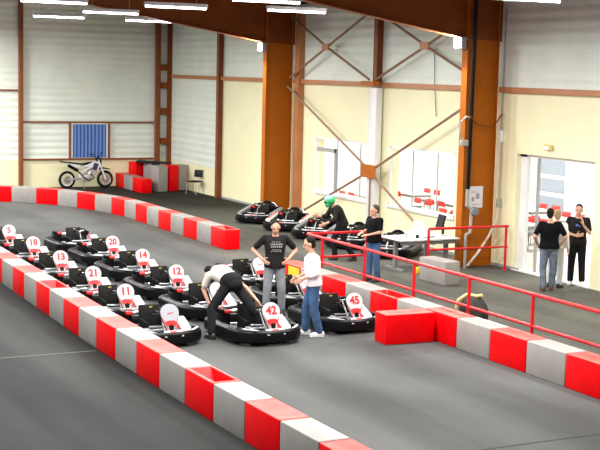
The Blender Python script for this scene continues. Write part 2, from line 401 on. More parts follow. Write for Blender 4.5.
# ------------------------------------------------------------------ ceiling lights
def make_light(label, loc, group):
    t = thing('pendant_light', label, 'light', loc, 0, group)
    bm = new_bm(); b2(bm, (-.76, -.07, .04), (.76, .07, .12), .01); obj('housing', bm, 'pearl', t)
    bm = new_bm(); tube(bm, [(-.74, 0, .01), (.74, 0, .01)], .022, 8); obj('tube', bm, 'tube', t)
    bm = new_bm(); zr = lambda dx: EZ+.3+(RX-max(loc[0]+dx, 3)-max(0, 3-loc[0]-dx))*SL-loc[2]+.01
    tube(bm, [(-.5, 0, .12), (-.5, 0, zr(-.5))], .006, 5); tube(bm, [(.5, 0, .12), (.5, 0, zr(.5))], .006, 5); obj('suspension_wire', bm, 'greyframe', t)
    return t
def add_area(loc, power, sx=1.5, sy=.25, rot=(0, 0, 0), col=(1, .985, .96)):
    l = bpy.data.lights.new('area_light', 'AREA'); l.shape = 'RECTANGLE'; l.size = sx; l.size_y = sy; l.energy = power; l.color = col
    o = bpy.data.objects.new('area_light', l); C.objects.link(o); o.location = loc; o.rotation_euler = rot; return o
LP = 190
LY = (14.6, 19.3, 23.9, 28.4, 32.8, 37.2, 41.6, 45.2)
vis = [((8.2, 28.4), 'nearest fluorescent strip light at the top left edge of the photo'),
       ((10.85, 37.1), 'fluorescent strip light hanging lowest at left, in front of the grey back wall'),
       ((10.95, 32.75), 'short-looking fluorescent strip light between the far left light and the roof beam'),
       ((11.0, 28.25), 'bright fluorescent strip light just above the start of the far sloping roof beam'),
       ((13.75, 37.5), 'dim fluorescent strip light nearest the back corner columns'),
       ((11.3, 24.05), 'fluorescent strip light touching the top edge at the centre of the photo'),
       ((13.7, 27.5), 'fluorescent strip light beside the far brown column at top centre'),
       ((14.3, 19.45), 'fluorescent strip light at the top edge right of the near brown column')]
for (x, y), lab in vis:
    make_light(lab, (x, y, 5.95), 'fluorescent lights under the roof')
    add_area((x, y, 5.93), LP)
for x in (1.5, 5.0, 8.0, 11.2, 14.2):  # unseen strip lights added to light the hall, strongest nearest the back wall
    for y in LY:
        if (x > 7 and 22 < y < 36) or (x > 13 and y > 17) or (x > 4 and 30 < y < 36) or (x > 9 and y > 30): continue
        make_light('unseen strip light added under the roof outside the view to light the hall', (x, y, 5.95), 'strip lights added out of view')
        add_area((x, y, 5.93), LP*(2.5 if y > 44 else .65 if y > 36 else 1))
# floodlights on the column flanges
for (x, y, z), lab in (((17.36, 37.22, 5.3), 'glowing floodlight high on the far brown column'), ((17.32, 26.1, 5.34), 'glowing floodlight high on the near brown column')):
    t = thing('floodlight', lab, 'light', (x, y, z), 0, 'floodlights on the columns')
    bm = new_bm(); b2(bm, (-.06, -.16, -.14), (.08, .16, .14), .015); obj('lamp_housing', bm, 'greyframe', t)
    bm = new_bm(); b2(bm, (-.075, -.13, -.11), (-.062, .13, .11)); obj('lamp_glass', bm, 'floodface', t)
    bm = new_bm(); tube(bm, [(0, -.18, 0), (.1, -.18, .1), (.1, .18, .1), (0, .18, 0)], .012, 6); obj('mounting_bracket', bm, 'greyframe', t)
    add_area((x-.12, y, z), 260, .3, .25, (0, R(-90+180+25), 0), (1, .95, .85)).rotation_euler = V((-1, -.1, -.55)).to_track_quat('-Z', 'Y').to_euler()

# ------------------------------------------------------------------ barrier blocks
def block_bm(slot=False, L=.972, Wd=.42, H=.52):
    bm = new_bm(); box(bm, (0, 0, H/2), (Wd, L-.012, H), None, .022, 2)
    top = max(bm.faces, key=lambda f: (round(f.calc_center_median().z, 4), f.calc_area()))
    bmesh.ops.inset_region(bm, faces=[top], thickness=.05)
    if slot:
        r = bmesh.ops.inset_region(bm, faces=[top], thickness=.045)
        cx = top.calc_center_median()
        for v in top.verts: v.co.y = cx.y+(v.co.y-cx.y)*.55
        bmesh.ops.translate(bm, verts=top.verts, vec=(0, 0, -.16))
    else:
        bmesh.ops.translate(bm, verts=top.verts, vec=(0, 0, -.012))
    return bm
BM = {}
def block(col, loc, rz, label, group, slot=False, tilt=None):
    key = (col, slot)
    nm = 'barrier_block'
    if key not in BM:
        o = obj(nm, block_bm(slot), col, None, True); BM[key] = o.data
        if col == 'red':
            o.data.materials.append(M['redsheen'])
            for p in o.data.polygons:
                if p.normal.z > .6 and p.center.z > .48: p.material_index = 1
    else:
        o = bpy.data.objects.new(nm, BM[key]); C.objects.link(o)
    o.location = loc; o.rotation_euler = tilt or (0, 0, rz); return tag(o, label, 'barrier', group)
ORD = ['first', 'second', 'third', 'fourth', 'fifth', 'sixth', 'seventh', 'eighth', 'ninth', 'tenth']
CN = {'red': 'red', 'grey': 'grey'}
# near row, running along the hall beside the left row of karts
def nx(y): return 6.76 + (.0 if y < 21 else .024*(y-21)) + (.012*max(0, 17-y))
ys = [27.06-.973*(k-3) for k in range(20)]
cnt = {'red': 0, 'grey': 0}
for k in range(19):
    a, b = ys[k], ys[k+1]; c = (nx(a)+nx(b))/2; col = 'grey' if k % 2 == 1 else 'red'
    y = (a+b)/2; rz = math.atan2(-(nx(a)-nx(b)), a-b)
    cnt[col] += 1
    slot = k in (6, 14)
    if a > 28.2: lab = 'block at the far end of the near barrier beyond the left photo edge'; col0 = col; lab = CN[col]+' '+lab; cnt[col] -= 1
    elif b < 12.2: lab = CN[col]+' block of the near barrier cut off at the bottom edge of the photo'
    else:
        lab = '%s %s block from the far left of the near barrier%s' % (ORD[cnt[col]-1], CN[col], ', slotted on top' if slot else '')
    block(col, (c, y, 0), rz, lab, 'blocks of the near barrier', slot)
# far barrier: straight, then curving left along the bend of the track
pth = [(13.46, 30.38), (13.46, 37.0), (13.45, 38.1), (13.36, 39.0), (13.17, 39.8), (12.88, 40.7), (12.55, 41.55), (12.12, 42.35), (11.5, 43.1), (10.8, 43.65), (9.95, 44.0), (9, 44.3), (8, 44.5), (7, 44.65)]
def along(s):
    for (x0, y0), (x1, y1) in zip(pth, pth[1:]):
        l = math.hypot(x1-x0, y1-y0)
        if s <= l: return V((x0+(x1-x0)*s/l, y0+(y1-y0)*s/l, 0))
        s -= l
    return V((*pth[-1], 0))
cnt = {'red': 0, 'grey': 0}
for k in range(18):
    p, q = along(k*.973), along((k+1)*.973); col = 'red' if k % 2 == 0 else 'grey'; d = q-p
    cnt[col] += 1
    lab = '%s %s block from the right end of the far curved barrier' % (ORD[cnt[col]-1], CN[col]) if k else 'red block with open slot ending the far barrier, first at its right end'
    if k > 15: lab = CN[col]+' barrier block of the far curved barrier at the left edge under the back wall'
    block(col, (p+q)/2, math.atan2(-d.x, d.y), lab, 'blocks of the far barrier', k == 0)
# right row between the pit lane and the paddock
cnt = {'red': 0, 'grey': 0}
ye = 25.03
for k in range(14):
    y = ye-.979*(k+.5); col = 'red' if k % 2 == 0 else 'grey'; cnt[col] += 1
    lab = '%s %s block from the far end of the right barrier%s' % (ORD[cnt[col]-1], CN[col], ', slotted on top' if k == 4 else '')
    if k == 0: lab = 'red end block with yellow square behind the man in the white shirt'
    if k > 11: lab = CN[col]+' block of the right barrier cut off by the right edge of the photo'
    o = block(col, (12.41, y, 0), 0, lab, 'blocks of the right barrier', k == 4)
    if k == 0:
        bm = new_bm(); b2(bm, (-.214, -.45, .1), (-.2105, .06, .49)); s_ = obj('yellow_square', bm, 'yellow', o)
block('red', (11.68, 18.98, 0), R(88), 'single red block lying crosswise at the right barrier beside kart 45', 'blocks of the right barrier')
block('grey', (15.77, 24.25, 0), R(4), 'lone grey block standing in the paddock in front of the desk', None)
# heap of blocks in the back corner
d = V((0, 1, 0)); nrm = V((1, 0, 0)); p0 = V((16.32, 45.2, 0)); rz = 0
for k, (col, lab) in enumerate((('red', 'red block at the near end of the low row in the back corner'), ('grey', 'grey block in the middle of the low row in the back corner'), ('red', 'red block nearest the motorcycle in the low row in the back corner'))):
    block(col, p0+d*(.975*(k+.5))+nrm*.21, rz, lab, 'blocks heaped in the back corner')
def upright(col, x, y, rzz, lab, h0=0):
    block(col, (x, y, h0+.49), 0, lab, 'blocks heaped in the back corner', False, Matrix.Rotation(rzz, 4, 'Z').__matmul__(Matrix.Rotation(R(90), 4, 'X')).to_euler())
b_up = [('grey', 17.28, 45.75, 'large grey block on end, nearest the low red block in the corner heap'), ('red', 17.80, 45.98, 'red block standing on end between two grey ones in the corner heap'), ('grey', 18.27, 46.2, 'grey block standing on end beside the chair in the corner heap')]
for col, x, y, lab in b_up: 
    o = block(col, (x, y-.26, .486), 0, lab, 'blocks heaped in the back corner', False, (R(-90), 0, R(12)))
for col, x, y, lab in (('red', 17.1, 47.72, 'red block standing on end at the left of the corner heap under the black sheet'), ('grey', 17.5, 47.15, 'grey block standing on end behind the low row in the corner heap')):
    block(col, (x, y-.26, .486), 0, lab, 'blocks heaped in the back corner', False, (R(-90), 0, R(14)))
bm = new_bm(); 
prism(bm, [(16.85, 47.3), (17.2, 47.95), (18.05, 46.6), (17.75, 46.15)], (1, 0, 0), (0, 1, 0), (0, 0, 1), (0, 0, 1.0), .05)
tag(obj('rubber_sheet', bm, 'rubber'), 'black sheet lying across the tops of the corner blocks', 'sheet')

# ------------------------------------------------------------------ karts
def kart_path(sec, n=40):
    """outer ring of the kart, local: nose towards -Y"""
    hw, yf, yb, rf, rb = .60, -.86, .78, .42, .22
    pts = []
    pts += [(-hw, yb-rb)]
    full = []
    full += [V((-hw, y, 0)) for y in (yb-rb, .3, .1, -.1, -.3)]
    full += arc((-hw+rf, yf+rf+.02, 0), rf, 180, 250, 8)
    full += [V((0, yf-.03, 0))]
    full += arc((hw-rf, yf+rf+.02, 0), rf, 290, 360, 8)
    full += [V((hw, y, 0)) for y in (-.3, -.1, .1, .3, yb-rb)]
    full += arc((hw-rb, yb-rb, 0), rb, 10, 90, 6)
    full += [V((0, yb, 0))]
    full += arc((-hw+rb, yb-rb, 0), rb, 90, 170, 6)
    if sec == 'front': return full[4:4+21]
    if sec == 'left': return full[22:29]
    if sec == 'right': return full[0:6]
    return full[28:28+16]+[full[0]]
def make_kart(number, label, group, loc, rz, panel=True, style='white'):
    t = thing('go_kart', label, 'go-kart', loc, rz, group)
    prof = [(-.07, .07), (-.02, .055), (.045, .07), (.06, .15), (.045, .235), (.01, .265), (-.05, .26), (-.085, .2)]
    for nm, sec in (('front_bumper', 'front'), ('side_bumper', 'left'), ('side_bumper', 'right'), ('rear_bumper', 'rear')):
        bm = new_bm(); pp = prof if sec in ('front', 'rear') else [(a*1.5-.02, z) for a, z in prof]
        sweep(bm, kart_path(sec), pp); obj(nm, bm, 'black', t, True)
    # pale crescents on the bumper shoulders
    for s in (-1, 1):
        bm = new_bm(); cs = []
        p = [V((s*.30, -.875, .274)), V((s*.40, -.83, .281)), V((s*.49, -.73, .282)), V((s*.53, -.64, .280))]
        q = [V((s*.31, -.86, .276)), V((s*.38, -.79, .284)), V((s*.455, -.70, .284)), V((s*.52, -.63, .281))]
        up = [bm.verts.new(v) for v in p]; lo = [bm.verts.new(v) for v in q]
        for i in range(3): bm.faces.new((up[i], up[i+1], lo[i+1], lo[i]))
        r = bmesh.ops.extrude_face_region(bm, geom=bm.faces[:]); bmesh.ops.translate(bm, verts=[v for v in r['geom'] if isinstance(v, bmesh.types.BMVert)], vec=(0, 0, .006))
        obj('bumper_sticker', bm, 'kwhite', t)
    # nose badge: white plate with red middle on the front of the ring
    nr = Euler((R(52), 0, 0)).to_matrix()
    bm = new_bm(); box(bm, (0, -.875, .235), (.34, .11, .02), nr, .008); nb = obj('nose_fairing', bm, 'kgrey', t, True)
    bm = new_bm(); box(bm, (0, -.887, .239), (.10, .10, .012), nr); obj('nose_badge', bm, 'digit', nb)
    bm = new_bm(); box(bm, (0, -.84, .283), (.32, .025, .016), None, .006); obj('nose_trim', bm, 'kwhite', nb)
    # floor and chassis tubes
    bm = new_bm(); b2(bm, (-.36, -.75, .05), (.36, .35, .07)); obj('floor_tray', bm, 'greyframe', t)
    bm = new_bm()
    for s in (-1, 1):
        tube(bm, [(s*.2, -.78, .09), (s*.3, -.5, .09), (s*.38, -.1, .09), (s*.34, .3, .09), (s*.34, .72, .09)], .017, 8)
        tube(bm, [(s*.36, -.25, .09), (s*.56, -.2, .12), (s*.56, .3, .12), (s*.35, .33, .09)], .014, 8)
    for y in (-.55, -.1, .35, .65): tube(bm, [(-.34, y, .09), (.34, y, .09)], .015, 8)
    tube(bm, [(-.27, -.46, .3), (-.12, -.5, .3), (.27, -.46, .3)], .014, 8)
    tube(bm, [(-.62+.1, -.38, .22), (.52, -.38, .22)], .016, 8)
    obj('chassis_frame', bm, 'steel', t, True)
    # wheels
    for x, y, r, w in ((-.45, -.42, .13, .12), (.45, -.42, .13, .12), (-.46, .5, .14, .19), (.46, .5, .14, .19)):
        bm = new_bm(); lathe(bm, (x-w/2, y, r), [(r*.55, 0), (r*.92, 0), (r, .02), (r, w-.02), (r*.92, w), (r*.55, w)], (1, 0, 0), 20); wl = obj('wheel', bm, 'rubber', t, True)
        bm = new_bm(); lathe(bm, (x-w/2-.004, y, r), [(.02, 0), (r*.5, .0), (r*.56, .03), (r*.56, w-.03), (r*.5, w+.008), (.02, w+.008)], (1, 0, 0), 14); obj('wheel_rim', bm, 'spoke', wl, True)
    bm = new_bm(); tube(bm, [(-.5, .5, .14), (.5, .5, .14)], .02, 8); obj('rear_axle', bm, 'steel', t, True)
    # seat: bucket with tall squared backrest
    bm = new_bm()
    box(bm, (0, .0, .14), (.36, .38, .06), Euler((R(8), 0, 0)).to_matrix(), .02)
    for s in (-1, 1): box(bm, (s*.185, .03, .22), (.03, .34, .2), Euler((R(8), 0, s*R(-4))).to_matrix(), .012)
    se = obj('seat', bm, 'seat', t, True)
    bm = new_bm(); box(bm, (0, .21, .32), (.38, .07, .46), Euler((R(-12), 0, 0)).to_matrix(), .025, 3); bk = obj('seat_back', bm, 'seat', t, True)
    bm = new_bm(); box(bm, (.02, .215, .505), (.06, .012, .02), Euler((R(-12), 0, 0)).to_matrix()); obj('seat_label', bm, 'dullyellow', bk)
    # engines, tank and red shroud
    for s in (-1, 1):
        bm = new_bm(); box(bm, (s*.36, .48, .25), (.2, .26, .2), None, .02)
        for k in range(5): box(bm, (s*.36, .36+k*.05, .38), (.17, .018, .09))
        lathe(bm, (s*.36, .48, .35), [(.06, 0), (.075, .02), (.075, .06), (.04, .08)], (0, 0, 1), 14)
        obj('engine', bm, 'black', t, True)
    bm = new_bm(); box(bm, (-.33, .32, .40), (.12, .09, .06), None, .02); obj('air_filter', bm, 'digit', t, True)
    bm = new_bm(); tube(bm, [(.36, .6, .3), (.3, .7, .33), (0, .72, .33), (-.25, .7, .3)], .035, 10); obj('exhaust', bm, 'steel', t, True)
    # steering
    bm = new_bm(); torus(bm, (0, -.24, .50), .145, .016, V((0, .55, .85)), 24, 8); sw = obj('steering_wheel', bm, 'rubber', t, True)
    bm = new_bm(); tube(bm, [(0, -.24, .50), (0, -.55, .14)], .012, 8); obj('steering_column', bm, 'steel', sw, True)
    bm = new_bm()
    for k in range(3):
        a = R(90+k*120); tube(bm, [(0, -.24, .50), (.14*math.cos(a), -.24+.14*math.sin(a)*.84, .50-.14*math.sin(a)*.54)], .01, 6)
    obj('wheel_spokes', bm, 'steel', sw, True)
    # white flank on the kart's left, with a red edge
    bm = new_bm()
    if style not in ('grey', 'stripe'):
        prism(bm, [(-.62, .17), (-.14, .26), (-.10, .36), (-.24, .40), (-.56, .26)], (0, 1, 0), (0, 0, 1), (1, 0, 0), (.335, 0, 0), .21); fl = obj('leg_shield', bm, 'kwhite', t, True)
        bm = new_bm(); tube(bm, [(.235, -.60, .25), (.235, -.24, .41)], .02, 8); obj('shield_edge', bm, 'digit', fl, True)
        bm = new_bm(); prism(bm, [(-.46, .22), (-.28, .25), (-.30, .31), (-.42, .28)], (0, 1, 0), (0, 0, 1), (1, 0, 0), (.443, 0, 0), .01); obj('shield_decal', bm, 'pearl', fl)
        bm = new_bm(); box(bm, (-.30, -.50, .2), (.1, .22, .14), None, .02); obj('battery_box', bm, 'greyarm', t, True)
    else:
        for s in (-1, 1):
            bm = new_bm(); box(bm, (s*.5, -.05, .33), (.13, 1.0, .09), Euler((R(6), 0, 0)).to_matrix(), .035, 3); pod = obj('side_pod', bm, 'greyarm' if style == 'grey' else 'white', t, True)
            if style == 'stripe':
                bm = new_bm(); box(bm, (s*.5, -.05, .375), (.05, .9, .012), Euler((R(6), 0, 0)).to_matrix()); obj('pod_stripe', bm, 'digit', pod)
        bm = new_bm(); torus(bm, (0, .62, .40), .16, .045, (0, 1, .3), 18, 8); obj('hose_coil', bm, 'black', t, True)
        bm = new_bm(); box(bm, (0, .5, .38), (.5, .3, .22), None, .05); obj('engine_cover', bm, 'black', t, True)
        bm = new_bm(); tube(bm, [(-.4, .62, .3), (-.2, .66, .52), (.2, .66, .52), (.4, .62, .3)], .02, 8); obj('roll_hoop', bm, 'steel', t, True)
    if panel:
        # number panel: round top narrowing to a forked foot, leaning back
        ol = []
        for i in range(13):
            a = R(195-i*210/12.0); ol.append((.162*math.cos(a), .40+.15*math.sin(a)))
        ol += [(.138, .29), (.095, .18), (.066, .08), (.05, -.02), (-.05, -.02), (-.066, .08), (-.095, .18), (-.138, .29)]
        lean = Matrix.Rotation(R(-19), 3, 'X'); u, v, n = lean @ V((1, 0, 0)), lean @ V((0, 0, 1)), lean @ V((0, -1, 0))
        og = V((0, -.80, .18))
        bm = new_bm(); prism(bm, ol, u, v, n, og, .035)
        ed = [e for e in bm.edges if e.calc_face_angle(0) > R(60)]
        bmesh.ops.bevel(bm, geom=ed, offset=.012, segments=2, affect='EDGES')
        pn = obj('number_panel', bm, 'kwhite' if style == 'white' else 'kgrey', t, True)
        bm = new_bm(); prism(bm, [(a*1.07, b*1.012+.004-.03*(b < .1)) for a, b in ol], u, v, n, og-n*.022, .02); obj('panel_backing', bm, 'black', pn)
        bm = new_bm(); prism(bm, [(-.10, .245), (-.05, .265), (.05, .265), (.10, .245), (.07, .17), (0, .195), (-.07, .17)], u, v, n, og+n*.02, .006); obj('panel_red_flash', bm, 'digit', pn)
        bm = new_bm(); prism(bm, [(-.05, .175), (0, .198), (.05, .175), (.02, .03), (-.02, .03)], u, v, n, og+n*.0215, .007); obj('panel_foot_gap', bm, 'black', pn)
        for s in (-1, 1):
            bm = new_bm(); prism(bm, [(s*.150, .34), (s*.126, .27), (s*.086, .17), (s*.050, .02), (s*.040, .02), (s*.074, .17), (s*.112, .27)][::s], u, v, n, og+n*.0195, .004); obj('panel_side_stripe', bm, 'digit', pn)
        if number:
            mt = Matrix((u, v, n)).transposed().to_4x4(); mt.translation = og+v*.405+n*.021
            text_obj('number', number, .195, 'digit', pn, mt)
        else:
            bm = new_bm(); prism(bm, [(-.05, .385), (.05, .405), (.05, .39), (-.05, .37)], u, v, n, og+n*.02, .005); obj('panel_mark', bm, 'digit', pn)
    return t
GA, GB, GC = 'karts in the row along the near barrier', 'karts in the middle row', 'karts in the row by the right barrier'
KY = R(1.5); off = .58
def kp(x, y): return (x-.03, y+.60, 0)
rowA = [(7.95, 31.45, '5'), (7.92, 29.13, '18'), (7.86, 26.75, '13'), (7.84, 24.45, '21'), (7.74, 22.25, '11'), (7.76, 20.1, None)]
for x, y, n in rowA:
    lab = 'black go-kart with white number panel %s in the row along the near barrier' % n if n else 'nearest go-kart in the left row, with a blank silver-white front panel'
    make_kart(n, lab, GA, kp(x, y), KY, True, 'white' if n else 'pearl')
rowB = [(9.70, 30.9, None, False), (9.68, 28.75, '20', True), (9.6, 26.5, '14', True), (9.46, 24.15, '12', True), (9.42, 21.95, '', True), (9.42, 19.67, '42', True)]
for x, y, n, pnl in rowB:
    lab = 'black go-kart with number panel %s in the middle row' % n if n else 'farthest go-kart of the middle row, showing no number panel, behind kart 20'
    if n == '': lab = 'go-kart behind the bending man, its panel hidden by his back'
    if n == '42': lab = 'black go-kart number 42 in front of the bending man, nearest of the middle row'
    make_kart(n, lab, GB, kp(x, y), KY, pnl)
rowC = [(11.50, 24.6, None, 'black go-kart half hidden behind the man with hands on hips'), (11.42, 22.3, None, 'black go-kart hidden behind the man in the white shirt'), (11.25, 20.07, '45', 'black go-kart number 45 beside the crosswise red block')]
for x, y, n, lab in rowC: make_kart(n, lab, GC, kp(x, y), KY)
far = [(16.85, 35.95, -44, 'grey', 'farthest parked kart by the right wall, left of the far brown column'),
       (16.85, 34.0, -42, 'stripe', 'parked kart with white and red side stripes under the far brown column'),
       (16.85, 32.1, -46, 'grey', 'grey-armed parked kart left of the person in the green helmet'),
       (16.85, 30.15, -45, 'grey', 'parked kart directly behind the person in the green helmet'),
       (16.95, 28.32, -47, 'grey', 'parked kart behind the man at the railing, nearest the desk')]
for x, y, a, st, lab in far:
    make_kart(None, lab, 'karts parked along the right wall', (x, y, 0), R(a), False, st)

# ------------------------------------------------------------------ railings
def rail(label, runs, posts, zt=1.05, zm=.52, r=.032):
    t = thing('railing', label, 'railing', (runs[0][0][0], runs[0][0][1], 0))
    o = V((runs[0][0][0], runs[0][0][1], 0))
    for run in runs:
        pts = [V((x, y, 0))-o for x, y in run]
        bm = new_bm(); tube(bm, [p+V((0, 0, zt)) for p in pts], r, 10); obj('top_rail', bm, 'rail', t, True)
        bm = new_bm(); tube(bm, [p+V((0, 0, zm)) for p in pts], r*.85, 10); obj('middle_rail', bm, 'rail', t, True)
    for x, y in posts:
        p = V((x, y, 0))-o
        bm = new_bm(); tube(bm, [p, p+V((0, 0, zt))], r, 10); lathe(bm, p, [(.07, 0), (.07, .012), (.03, .014)], (0, 0, 1), 12); obj('post', bm, 'rail', t, True)
    return t
rail('long red tubular railing behind the right barrier, turning the corner at its far end', [[(13.0, 10.5), (13.0, 25.3)], [(13.0, 25.3), (14.5, 25.3)]],
     [(13.0, 24.6), (13.0, 22.75), (13.0, 20.85), (13.0, 19.0), (13.0, 17.15), (13.0, 15.3), (13.0, 13.45), (13.0, 11.6), (14.5, 25.3)])
rail('short red railing beside the door, in front of the desk', [[(16.15, 25.33), (18.35, 25.3)]], [(16.15, 25.33), (18.3, 25.3)], 1.05, .56)

# ------------------------------------------------------------------ desk, chair, fittings
t = thing('desk', 'white-topped desk with grey legs against the near brown column', 'desk', (15.68, 25.72, 0))
bm = new_bm(); b2(bm, (-.05, 0, .72), (1.6, .95, .75), .006); b2(bm, (.95, .9, .72), (1.6, 1.4, .75), .006); obj('desk_top', bm, 'desk', t)
bm = new_bm(); b2(bm, (.02, .06, .62), (1.55, .1, .70)); b2(bm, (.02, .85, .62), (1.0, .89, .70)); obj('apron', bm, 'deskleg', t)
for x in (.1, 1.5):
    bm = new_bm(); b2(bm, (x-.04, .40, .04), (x+.04, .50, .7)); b2(bm, (x-.04, .05, 0), (x+.04, .9, .045)); b2(bm, (x-.04, .05, .67), (x+.04, .9, .72)); obj('leg', bm, 'deskleg', t)
bm = new_bm(); b2(bm, (1.46, 1.28, 0), (1.54, 1.36, .72)); obj('leg', bm, 'deskleg', t)
t = thing('monitor', 'black flat monitor standing tilted on the desk', 'monitor', (17.1, 26.3, .75), R(-102))
bm = new_bm(); box(bm, (0, 0, .33), (.42, .05, .34), Euler((R(-14), 0, 0)).to_matrix(), .01); obj('screen', bm, 'screen', t)
bm = new_bm(); box(bm, (0, .06, .12), (.06, .05, .24), None, .01); obj('stand', bm, 'screen', t)
bm = new_bm(); lathe(bm, (0, .05, 0), [(.14, 0), (.14, .015), (.04, .03)], (0, 0, 1), 18); obj('foot', bm, 'pearl', t, True)
t = thing('printer', 'white printer standing on the desk left of the monitor', 'printer', (16.55, 26.2, .75), R(10))
bm = new_bm(); b2(bm, (-.22, -.2, 0), (.22, .2, .2), .02); obj('body', bm, 'white', t)
bm = new_bm(); box(bm, (0, .16, .27), (.3, .02, .2), Euler((R(-20), 0, 0)).to_matrix()); obj('paper_tray', bm, 'white', t)
bm = new_bm(); b2(bm, (-.16, -.29, .04), (.16, -.2, .055)); obj('output_tray', bm, 'paper', t)
bm = new_bm(); lathe(bm, (0, 0, 0), [(.035, 0), (.04, .09), (.036, .09), (.03, .01)], (0, 0, 1), 14); o = tag(obj('cup', bm, 'pipe', None, True), 'small grey cup on the desk corner', 'cup'); o.location = (16.05, 26.15, .75)
bm = new_bm(); box(bm, (0, 0, .04), (.09, .05, .08), None, .01); o = tag(obj('stapler', bm, 'screen'), 'small dark stapler on the desk beside the printer', 'stapler'); o.location = (16.25, 25.98, .75); o.rotation_euler = (0, 0, .4)
bm = new_bm(); box(bm, (0, 0, .07), (.26, .13, .14), None, .03); o = tag(obj('tool_case', bm, 'yellow', None, True), 'small yellow case on the floor under the desk', 'case'); o.location = (16.0, 25.5, 0); o.rotation_euler = (0, 0, R(20))
# chair in the corner
t = thing('chair', 'chrome-legged chair with black seat by the corner of the cream wall', 'chair', (18.17, 44.55, 0), R(-60))
bm = new_bm(); box(bm, (0, 0, .46), (.44, .43, .05), None, .02); obj('seat', bm, 'seat', t, True)
bm = new_bm(); box(bm, (0, .23, .74), (.40, .04, .27), Euler((R(-10), 0, 0)).to_matrix(), .018); obj('backrest', bm, 'seat', t, True)
for s in (-1, 1):
    bm = new_bm(); tube(bm, [(s*.2, .2, .44), (s*.2, .24, .85)], .012, 8); obj('back_post', bm, 'spoke', t, True)
    for y in (-.2, .2):
        bm = new_bm(); tube(bm, [(s*.2, y, .44), (s*.23, y*1.15, 0)], .013, 8); obj('leg', bm, 'spoke', t, True)
# downpipe, column services
bm = new_bm(); b2(bm, (18.24, 31.54, .0), (18.44, 31.96, 4.18), .02); tag(obj('downpipe', bm, 'alu', None, True), 'broad white duct running down the cream wall between the two windows', 'duct')
t = thing('pipework', 'black and grey pipes running down the near brown column', 'pipe', (17.41, 25.86, 0))
bm = new_bm(); tube(bm, [(.12, -.02, 1.9), (.15, -.02, 6.7)], .05, 10); obj('black_pipe', bm, 'black', t, True)
bm = new_bm(); tube(bm, [(.1, -.03, .0), (.1, -.03, .5), (.1, -.03, .8)], .035, 8); tube(bm, [(.1, -.03, .8), (.22, -.03, .86), (.24, -.03, 1.4), (.1, -.03, 1.5), (.1, -.03, 1.9)], .04, 8); obj('grey_pipe', bm, 'pipe', t, True)
bm = new_bm(); lathe(bm, (.26, -.10, 1.38), [(.02, -.1), (.1, -.08), (.11, .0), (.06, .06), (.02, .1)], (0, 1, 0), 14); obj('valve', bm, 'greyarm', t, True)
bm = new_bm(); box(bm, (-.06, -.05, 3.0), (.2, .1, .14), None, .02); tube(bm, [(-.08, -.05, 3.05), (-.22, -.1, 3.25), (-.2, -.1, 3.5), (-.02, -.05, 3.62), (.08, -.02, 3.6)], .022, 6); obj('junction_box', bm, 'pipe', t, True)
bm = new_bm(); tube(bm, [(.08, -.06, 3.62), (.3, -.06, 3.42), (.6, -.06, 3.38), (.85, -.06, 3.5), (1.0, -.06, 3.7)], .018, 6); obj('cable', bm, 'brown2', t, True)
t = thing('conduit', 'grey conduit and hose beside the door on the near brown column', 'conduit', (18.45, 25.9, 0))
bm = new_bm(); tube(bm, [(0, 0, 3.0), (.02, 0, 6.2)], .022, 8); obj('conduit_tube', bm, 'pipe', t, True)
bm = new_bm(); box(bm, (.0, -.04, 3.15), (.1, .08, .3), None, .03); obj('switch_box', bm, 'alu', t, True)
bm = new_bm(); tube(bm, [(-.02, -.05, 1.45), (-.02, -.06, 1.75), (.0, -.04, 3.0)], .018, 8); obj('riser', bm, 'pipe', t, True)
bm = new_bm(); tube(bm, [(-.02, -.06, 1.5), (-.1, -.1, 1.15), (-.3, -.1, .75), (-.6, -.1, .35), (-.9, -.12, .06)], .03, 8); obj('hose', bm, 'rope', t, True)
bm = new_bm(); box(bm, (-.02, -.08, 1.55), (.14, .08, .22), None, .03); obj('coupling', bm, 'pipe', t, True)
t = thing('paper_notice', 'white printed paper notice taped to the near brown column', 'notice', (17.92, 26.07, 1.68))
bm = new_bm(); box(bm, (0, 0, 0), (.40, .006, .52)); obj('sheet', bm, 'paper', t)
bm = new_bm()
for dx, dz, w, h in ((-.06, .12, .16, .02), (.05, .02, .1, .14), (-.08, -.05, .08, .1), (0, -.18, .22, .015)): box(bm, (dx, -.004, dz), (w, .002, h))
obj('printed_marks', bm, 'ink', t)
t = thing('wall_lamp', 'small beige emergency lamp on the cream wall above the door', 'lamp', (RX-.001, 24.04, 3.0))
bm = new_bm(); box(bm, (-.05, 0, 0), (.1, .3, .13), None, .03); obj('lamp_body', bm, 'tan', t, True)
bm = new_bm(); box(bm, (-.11, 0, -.02), (.03, .22, .08), None, .012); obj('lamp_cover', bm, 'alu', t, True)
bm = new_bm(); tube(bm, [(18.46, 29.0, 5.25), (18.46, 28.95, 4.7), (18.44, 28.9, 4.35), (18.46, 28.8, 3.5)], .012, 6)
tag(obj('hanging_cable', bm, 'greyarm'), 'thin dark cable hanging down the wall above the right-hand window', 'cable')
# bag behind the right barrier
t = thing('bag', 'dark canvas bag with pale yellow straps on the floor behind the right barrier', 'bag', (13.42, 19.45, 0), R(10))
bm = new_bm(); ell(bm, (0, 0, .31), (.22, .32, .33)); 
for v in bm.verts:
    v.co.z = max(v.co.z, 0); v.co.x *= 1+.08*math.sin(v.co.y*14)
obj('bag_body', bm, 'bag', t, True)
bm = new_bm(); tube(bm, [(-.19, .26, .36), (-.15, .24, .52), (-.06, .12, .63), (-.02, -.12, .63), (.0, -.2, .66)], .032, 8); obj('strap', bm, 'tan', t, True)
bm = new_bm(); ell(bm, (0, .36, .12), (.15, .14, .12)); obj('side_pocket', bm, 'tee_black', t, True)

